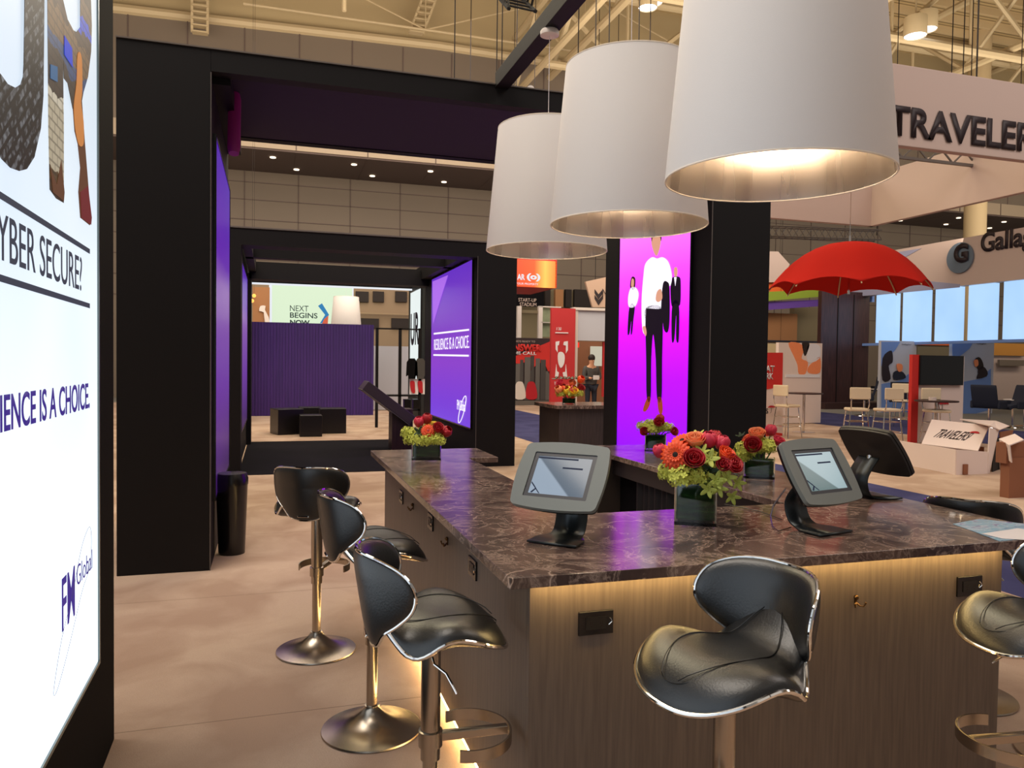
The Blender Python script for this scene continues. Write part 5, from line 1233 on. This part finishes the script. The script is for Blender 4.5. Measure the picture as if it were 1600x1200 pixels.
o = xprism([(1288, 471), (1363, 458), (1363, 472), (1288, 471)], GX + .4, .1, 'header', M['bluepanel'], None); tag(o, 'blue wedge of booth header between umbrella and walnut column', 'header')
CW = thing('column', 'dark walnut clad column on a low plinth behind the round bar tables', 'column', (21.5, 25, 0))
a = onY(1284, 470, 24); c = onY(1359, 470, 24)
o = MB().box(a.x, c.x, 24, 24.2, .0, 4.4).build('cladding', M['walnut'], CW); o.matrix_parent_inverse = Matrix.Translation(-CW.location)
for k in (.33, .66): x = a.x + (c.x - a.x) * k; o = MB().box(x, x + .03, 23.98, 24, .2, 4.3).build('joint', M['black'], CW); o.matrix_parent_inverse = Matrix.Translation(-CW.location)
o = MB().box(a.x - .4, c.x + .5, 23.2, 24.3, .0, .22).build('plinth', M['brown'], CW); o.matrix_parent_inverse = Matrix.Translation(-CW.location)
# graphic panels under the blue wall
def gpanel(u0, u1, v0, lb, base, Y=20.5):
    t = thing('graphic_panel', lb, 'graphic panel', (onY(u0, 600, Y).x, Y, 0)); yb(u0, v0, u1, 652, Y, .12, 'panel', base, t); return t
g = gpanel(1377, 1429, 532, 'graphic panel with a printed suited man and a dark-haired person', M['palegrey'], 21.5)
yprism([(1377, 534), (1406, 534), (1398, 547), (1385, 560), (1377, 572)], 21.5, -.02, 'printed_blue', M['bluepanel'], g)
yprism([(1379, 560), (1390, 548), (1394, 552), (1394, 566), (1388, 572), (1391, 592), (1379, 594)], 21.48, -.02, 'printed_figure', M['textdark'], g, sm=3)
yprism([(1401, 569), (1408, 569), (1410, 574), (1408, 580), (1403, 580)], 21.46, -.02, 'printed_head', M['peach'], g, sm=3); yprism([(1396, 582), (1403, 579), (1411, 582), (1415, 590), (1406, 593), (1396, 593)], 21.47, -.02, 'printed_suit', M['navychair'], g, sm=2)
yprism([(1377, 600), (1405, 595), (1428, 578), (1428, 652), (1377, 652)], 21.5, -.01, 'printed_blue', M['bluepanel'], g)
ytext('Gallagher', 1409, 539.5, 1424, 537, 21.47, M['textdark'], g)
g = gpanel(1488, 1550, 532, 'blue graphic panel with a printed woman in profile right of the television', M['palegrey'], 20.5)
yprism([(1488, 533), (1521, 533), (1514, 545), (1500, 556), (1488, 558)], 20.5, -.02, 'printed_blue', M['bluepanel'], g)
yprism([(1523, 562), (1529, 558), (1534, 564), (1536, 574), (1529, 578), (1525, 570)], 20.48, -.02, 'printed_hair', M['hair'], g, sm=3); yprism([(1522, 563), (1527, 562), (1528, 570), (1524, 573), (1522, 568)], 20.46, -.02, 'printed_head', M['peach'], g, sm=3)
yprism([(1528, 578), (1535, 572), (1542, 580), (1541, 588), (1526, 592), (1528, 584)], 20.48, -.02, 'printed_suit', M['textdark'], g, sm=2)
yprism([(1502, 597), (1530, 592), (1548, 576), (1548, 640), (1502, 652)], 20.5, -.01, 'printed_blue', M['bluepanel'], g)
ytext('Gallagher', 1526, 538.5, 1541, 536, 20.47, M['textdark'], g)
o = yb(1434, 533, 1486, 560, 24, .2, 'booth_wall', M['olive']); tag(o, 'olive distant booth front topped orange behind the television', LBL); yb(1434, 533, 1486, 540, 23.95, .06, 'orange_band', M['orangeb'], None); ob = bpy.context.scene.objects['orange_band']; tag(ob, 'orange band along the top of the olive booth front', 'banner')
o = yb(1552, 536, 1600, 556, 23.5, .2, 'booth_wall', mat('ochre_wall', (190, 130, 50), .7)); tag(o, 'ochre booth wall at the right edge under the blue panels', LBL)
o = yb(1552, 556, 1640, 640, 23.6, .2, 'booth_wall', M['signwhite']); tag(o, 'beige booth wall below the ochre one at the right edge', LBL)
tag(yb(1562, 562, 1600, 572, 23.4, .1, 'wall_screen', M['hallwall']), 'grey flat display on the beige booth wall at right', 'screen')
# white kiosk with television
KT = thing('kiosk_wall', 'white freestanding wall with a red edge that carries the black television', 'kiosk', (12.9, 12.6, 0))
yb(1433, 555, 1503, 692, 12.6, .05, 'wall_panel', M['cardw'], KT); yb(1426, 554, 1433, 694, 12.55, .08, 'red_edge', M['travred'], KT)
umb(1473, 632, 9, 12.59, KT)
TV = thing('television', 'black flat television on the white freestanding wall', 'television', (13.1, 12.5, 1.5))
yb(1438, 555, 1505, 602, 12.52, .06, 'housing', M['blackgloss'], TV); yb(1439.5, 556.5, 1503.5, 600, 12.515, .005, 'screen', mat('tv_screen', (8, 8, 12), .1), TV)
# bar tables
def table(x, y, r, zt_, lb, m, group):
    t = thing('bar_table', lb, 'table', (x, y, .006), 0, group)
    MB().lathe([(.001, zt_ - .03), (r * .97, zt_ - .03), (r, zt_ - .02), (r, zt_ - .004), (r * .99, zt_), (.001, zt_)], 40).build('table_top', m, t, smooth=True)
    MB().cyl((0, 0, 0), .03, .02, zt_ - .03, 16).build('pole', M['chrome'], t, smooth=True); MB().lathe([(.001, 0), (.26, 0), (.26, .01), (.05, .03), (.001, .03)], 32).build('base', M['chrome'], t, smooth=True); return t
q = onZ(1255, 676); table(q.x, q.y, .42, .93, 'round bar table in front of the pale hands poster', M['brown'], None)
q = onZ(1421, 690); table(q.x - .1, q.y - .75, .40, .90, 'round bar table in front of the red-edged white kiosk', M['brown'], None)
q = onY(1420, 607, 12.6); tag(MB().cyl((onZ(1421, 690).x - .2, onZ(1421, 690).y - .75, 0), .07, .907, .97).build('cup', M['cardw']), 'small cream cup on the round table by the kiosk', 'cup')
# cream bar chairs
def cream_stool():
    t = thing('cream_bar_stool', 's', 'bar stool')
    MB().merge(MB().box(-.2, .2, -.2, .2, .66, .72)).build('seat', M['creamseat'], t, bevel=.03)
    b = MB().box(-.2, .2, .20, .24, .90, 1.14); b.build('backrest', M['creamseat'], t, bevel=.02)
    for s in (-1, 1): MB().tube([(s * .16, .17, .66), (s * .17, .23, .78), (s * .17, .235, .92)], .012, 8).build('back_post', M['chrome'], t, smooth=True)
    for sx in (-1, 1):
        for sy in (-1, 1): MB().tube([(sx * .16, sy * .16, .66), (sx * .22, sy * .22, .0)], .012, 8).build('leg', M['chrome'], t, smooth=True)
    b = MB()
    for z, k in ((.25, .203), (.45, .185)):
        b = MB()
        for (p, q) in (((-k, -k), (k, -k)), ((k, -k), (k, k)), ((k, k), (-k, k)), ((-k, k), (-k, -k))): b.tube([(p[0], p[1], z), (q[0], q[1], z)], .009, 6)
        b.build('foot_ring', M['chrome'], t, smooth=True)
    return t
cs = cream_stool()
for i, (u, v, rz, lb) in enumerate(((1337, 693, 2.7, 'cream chrome-legged bar stool behind the dark brown tablet'), (1385, 694, 2.95, 'cream bar stool left of the round table by the kiosk'), (1462, 696, -.3, 'cream bar stool against the white kiosk behind the white carton'), (1229, 684, 1.8, 'cream bar stool half hidden at the pale hands poster'), (1408, 668, 2.2, 'cream bar stool behind the round table by the kiosk'))):
    o = cs if i == 0 else copy_tree(cs); q = onZ(u, v); o.location = (q.x, q.y, .006); o.rotation_euler = (0, 0, rz); setlabel(o, lb, 'cream bar stools of the umbrella booth')
umbm = 0
# navy swivel armchairs
def navy_chair():
    t = thing('swivel_chair', 's', 'chair')
    prof = smoothpoly([(.30, .42, 0), (.20, .47, 0), (-.1, .44, 0), (-.22, .52, 0), (-.34, .92, 0), (-.30, .95, 0), (-.17, .56, 0), (0, .52, 0), (.2, .54, 0), (.33, .48, 0)], 4)
    MB().prism([Vector((q.x, -.27, q.y)) for q in prof], (0, .54, 0)).build('seat_shell', M['navychair'], t, bevel=.04, smooth=True)
    b = MB()
    for s in (-1, 1): b = MB().box(-.24, .16, s * .29 - .03, s * .29 + .03, .44, .62); b.build('armrest', M['navychair'], t, bevel=.03)
    MB().cyl((0, 0, 0), .03, .03, .44, 12).build('pole', M['chrome'], t); MB().lathe([(.001, 0), (.25, 0), (.24, .02), (.03, .05), (.001, .05)], 24).build('base', M['chrome'], t, smooth=True); return t
nc = navy_chair()
for i, (u, v, rz, lb) in enumerate(((1350, 650, 2.4, 'navy swivel chair beside the walnut column'), (1412, 655, .6, 'navy swivel chair behind the table by the kiosk'), (1545, 668, .3, 'navy swivel chair right of the blue graphic panel'), (1582, 668, 3.0, 'navy swivel chair at the right edge facing left'), (1375, 628, 1.2, 'navy swivel chair under the left graphic panel'))):
    o = nc if i == 0 else copy_tree(nc); q = onZ(u, v); k = 1.15; o.location = (q.x, q.y, .0); o.rotation_euler = (0, 0, rz); o.scale = (k, k, k); setlabel(o, lb, 'navy swivel chairs of the blue-lit booth')
q = onZ(1590, 668); t = table(q.x + .6, q.y + .3, .5, .72, 'low white table between navy chairs at the right edge', M['white'], None); t.name = 'side_table'
q = onZ(1380, 640); t = table(q.x, q.y, .5, .75, 'white table between the navy chairs under the left graphic panel', M['white'], None); t.name = 'side_table'
# ---------------------------------------------------------------- white carton crate with logo
WC = thing('carton', 'white open carton whose slanted lid bears dark lettering and a small red umbrella', 'carton', (9.9, 9.3, .006))
def wq(name, P, m, th=.015, label=None):
    P = [Vector(p) for p in P]; n_ = (P[1] - P[0]).cross(P[2] - P[0]).normalized()
    o = MB().prism([p - n_ * th / 2 for p in P], n_ * th).build(name, m, WC, label=label); o.matrix_parent_inverse = Matrix.Translation(-WC.location); return o
A = onZ(1405, 724, .006); B = onZ(1493, 742, .006); C_ = onZ(1542, 740, .006); D_ = onZ(1574, 734, .006)
hA = .42
zA = onY(1407, 689, A.y).z; zB = onY(1491, 702, B.y).z; zz = (zA + zB) / 2
up2 = lambda p, z: Vector((p.x, p.y, z))
wq('side_wall', [A, B, up2(B, zz), up2(A, zz)], M['cardw'])
wq('end_wall', [B, C_, up2(C_, onY(1542, 706, C_.y).z), up2(B, zz)], M['cardw'])
back = (A - B).normalized(); inn_ = Vector((-back.y, back.x, 0))
if inn_.x < 0: inn_ = -inn_
# slanted lid
l0 = onY(1440, 694, A.y - .35); l1 = onY(1528, 705, B.y + .05); l2 = onY(1546, 665, B.y + .45); l3 = onY(1456, 656, A.y + .1)
wq('slanted_lid', [l0, l1, l2, l3], M['cardw'])
ux = (l1 - l0).normalized(); uy = (l3 - l0); uy = (uy - ux * uy.dot(ux)).normalized(); nn = ux.cross(uy).normalized()
if nn.y > 0: nn = -nn
def lpt(s, t_): return l0.lerp(l1, s).lerp(l3.lerp(l2, s), t_)
a = lpt(.14, .30) + nn * .012; c = lpt(.72, .30) + nn * .012; h_ = (lpt(.14, .62) - lpt(.14, .30)).length
o = text('TRAVELERS', 'lettering', M['textdark'], WC, a, c - a, uy, h_, (c - a).length, bold=0, shear=.1); o.matrix_parent_inverse = Matrix.Translation(-WC.location)
cen = lpt(.82, .62) + nn * .012; ru = (lpt(.90, .62) - lpt(.82, .62)); ru2 = uy * ru.length
o = MB().prism([cen + ru * math.cos(PI * k / 12) + ru2 * .8 * math.sin(PI * k / 12) for k in range(13)], nn * .004).build('umbrella_mark', M['redp'], WC); o.matrix_parent_inverse = Matrix.Translation(-WC.location)
o = MB().tube([cen, cen - uy * .14, cen - uy * .17 - ux * .03], .005, 5).build('umbrella_handle', M['trimgrey'], WC); o.matrix_parent_inverse = Matrix.Translation(-WC.location)
# right side with doorway-like slot and roof flap
E1 = onY(1548, 667, C_.y + .3); E2 = onY(1577, 668, D_.y + .3); 
wq('end_post', [C_, C_ + Vector((.10, .05, 0)), onY(1560, 672, C_.y + .1), onY(1546, 668, C_.y + .05)], M['cardw'])
wq('brown_flap', [D_ + Vector((-.12, 0, 0)), D_ + Vector((.1, .2, 0)), onY(1583, 672, D_.y + .2), onY(1562, 675, D_.y)], M['cardb'], label='bare brown inside flap')
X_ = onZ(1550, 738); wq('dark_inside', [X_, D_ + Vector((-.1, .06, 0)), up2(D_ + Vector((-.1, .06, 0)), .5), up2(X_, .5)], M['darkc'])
wq('top_flap', [onY(1546, 665, C_.y + .1), onY(1562, 672, C_.y + .05), onY(1577, 666, D_.y + .2), onY(1556, 658, D_.y + .5), onY(1500, 655, A.y)], M['cardw'])
wq('back_wall', [A + Vector((.9, .1, 0)), D_ + Vector((.1, .5, 0)), up2(D_ + Vector((.1, .5, 0)), .3), up2(A + Vector((.9, .1, 0)), .3)], M['cardb'])
b = MB(); q = B + (C_ - B) * .25; o = MB().box(q.x - .03, q.x + .04, q.y - .04, q.y - .01, .01, .16).build('tape_tab', M['cardb'], WC); o.matrix_parent_inverse = Matrix.Translation(-WC.location)
# brown box at right edge
BB = thing('carton', 'brown carton with an open white flap, cut by the right edge', 'carton', (8.9, 7.2, .006))
a = onZ(1588, 778, .006); yb(1578, 716, 1640, 790, a.y, .12, 'box_body', M['cardb'], BB)
yb(1573, 692, 1640, 722, a.y + .02, .14, 'box_upper', M['cardb'], BB)
def bq(name, P, m, th=.012):
    P = [Vector(p) for p in P]; n_ = (P[1] - P[0]).cross(P[2] - P[0]).normalized(); o = MB().prism(P, n_ * th).build(name, m, BB); o.matrix_parent_inverse = Matrix.Translation(-BB.location)
bq('white_flap', [onY(1561, 687, a.y + .3), onY(1577, 697, a.y - .1), onY(1600, 688, a.y - .1), onY(1586, 679, a.y + .4)], M['cardw'])
bq('side_flap', [onY(1561, 687, a.y + .3), onY(1577, 697, a.y - .1), onY(1580, 723, a.y - .1), onY(1567, 711, a.y + .3)], M['cardw'])
# ================================================================ HALL LAMPS AND RIGGING CABLES
def hall_lamp(u, v, Y, lb, r=.35, h=.6):
    p = onY(u, v, Y); t = thing('ceiling_lamp', lb, 'lamp', p, 0, 'cylindrical hall lamps under the roof')
    MB().lathe([(r * .96, 0), (r, .02), (r, h), (.001, h)], 24).build('housing', M['cream2'], t, smooth=True)
    MB().lathe([(.001, .03), (r * .94, .03)], 24).build('lens', emis('lamp_lens', (240, 244, 255), 6), t)
    MB().tube([(0, 0, h), (0, 0, 13.6 - p.z)], .03, 6).build('rod', M['cream2'], t); return t
hall_lamp(1430, 57, 20, 'left one of two cylindrical hall lamps above the ring sign')
hall_lamp(1447, 47, 21, 'right one of two cylindrical hall lamps above the ring sign')
hall_lamp(1012, 13, 22, 'left one of two bright hall lamps at the top between the lampshades', .3, .5)
hall_lamp(1021, 5, 23, 'right one of two bright hall lamps at the top between the lampshades', .3, .5)
# soffit downlights
dl = None
spots = []
for row, y in enumerate((30.4, 32.0)):
    for i in range(17): spots.append((-6 + i * 3.0 + row * .9, y))
for i, (x, y) in enumerate(spots):
    if dl is None: dl = MB().cyl((0, 0, 0), .11, 0, .03, 12).build('downlight', emis('downlight_glow', (255, 232, 200), 2.5)); o = dl
    else: o = dl.copy(); COL.objects.link(o)
    o.location = (x, y, 9.12); tag(o, 'small round downlight in the brown soffit of the hall wall', 'downlight', 'soffit downlights')
cbl = None
for i, (u, Y, ub) in enumerate(((710, 18, 0), (776, 18, 0), (784, 18, 0), (807, 19, 0), (930, 15, 0), (951, 15, 0), (903, 17, 0), (1015, 20, 0), (1402, 20, 0), (1487, 16, 0), (1505, 16, 0), (1518, 17, 0), (735, 22, 0), (1596, 20, 0))):
    p = onY(u, 110, Y)
    if cbl is None: cbl = MB().tube([(0, 0, 0), (0, 0, 9)], .014, 5).build('rigging_cable', M['darkc']); o = cbl
    else: o = cbl.copy(); COL.objects.link(o)
    o.location = (p.x, p.y, 7.6); tag(o, 'thin dark rigging cable hanging from the hall roof', 'cable', 'rigging cables under the roof')
q = onY(212, 60, 7.5)
tag(MB().box(q.x + .42, q.x + .75, 7.2, 7.5, 3.77, 4.05).build('projector', M['palegrey'], bevel=.02), 'grey box device standing on top of the nearest black frame', 'projector')
q = onY(820, 128, 6.6); t = thing('spotlight', 'tiny white spotlight on a bracket on top of the nearest black frame', 'spotlight', (q.x, 6.4, 3.77))
MB().tube([(0, 0, 0), (0, 0, .13)], .008, 6).build('bracket', M['black'], t); MB().tube([(-.03, -.04, .15), (.03, .04, .13)], .035, 12).build('head', M['white'], t, smooth=True)

for o in [o for o in COL.objects if o.name.split('.')[0] == 'banner' and o.type == 'MESH']:
    xs = [v.co for v in o.data.vertices]; cx = sum(p.x for p in xs) / len(xs); cy = sum(p.y for p in xs) / len(xs); zt2 = max(p.z for p in xs) - .3
    MB().tube([(cx, cy, zt2), (cx, cy, 16.6)], .006, 5).build('hanging_wire', M['darkc'], o)
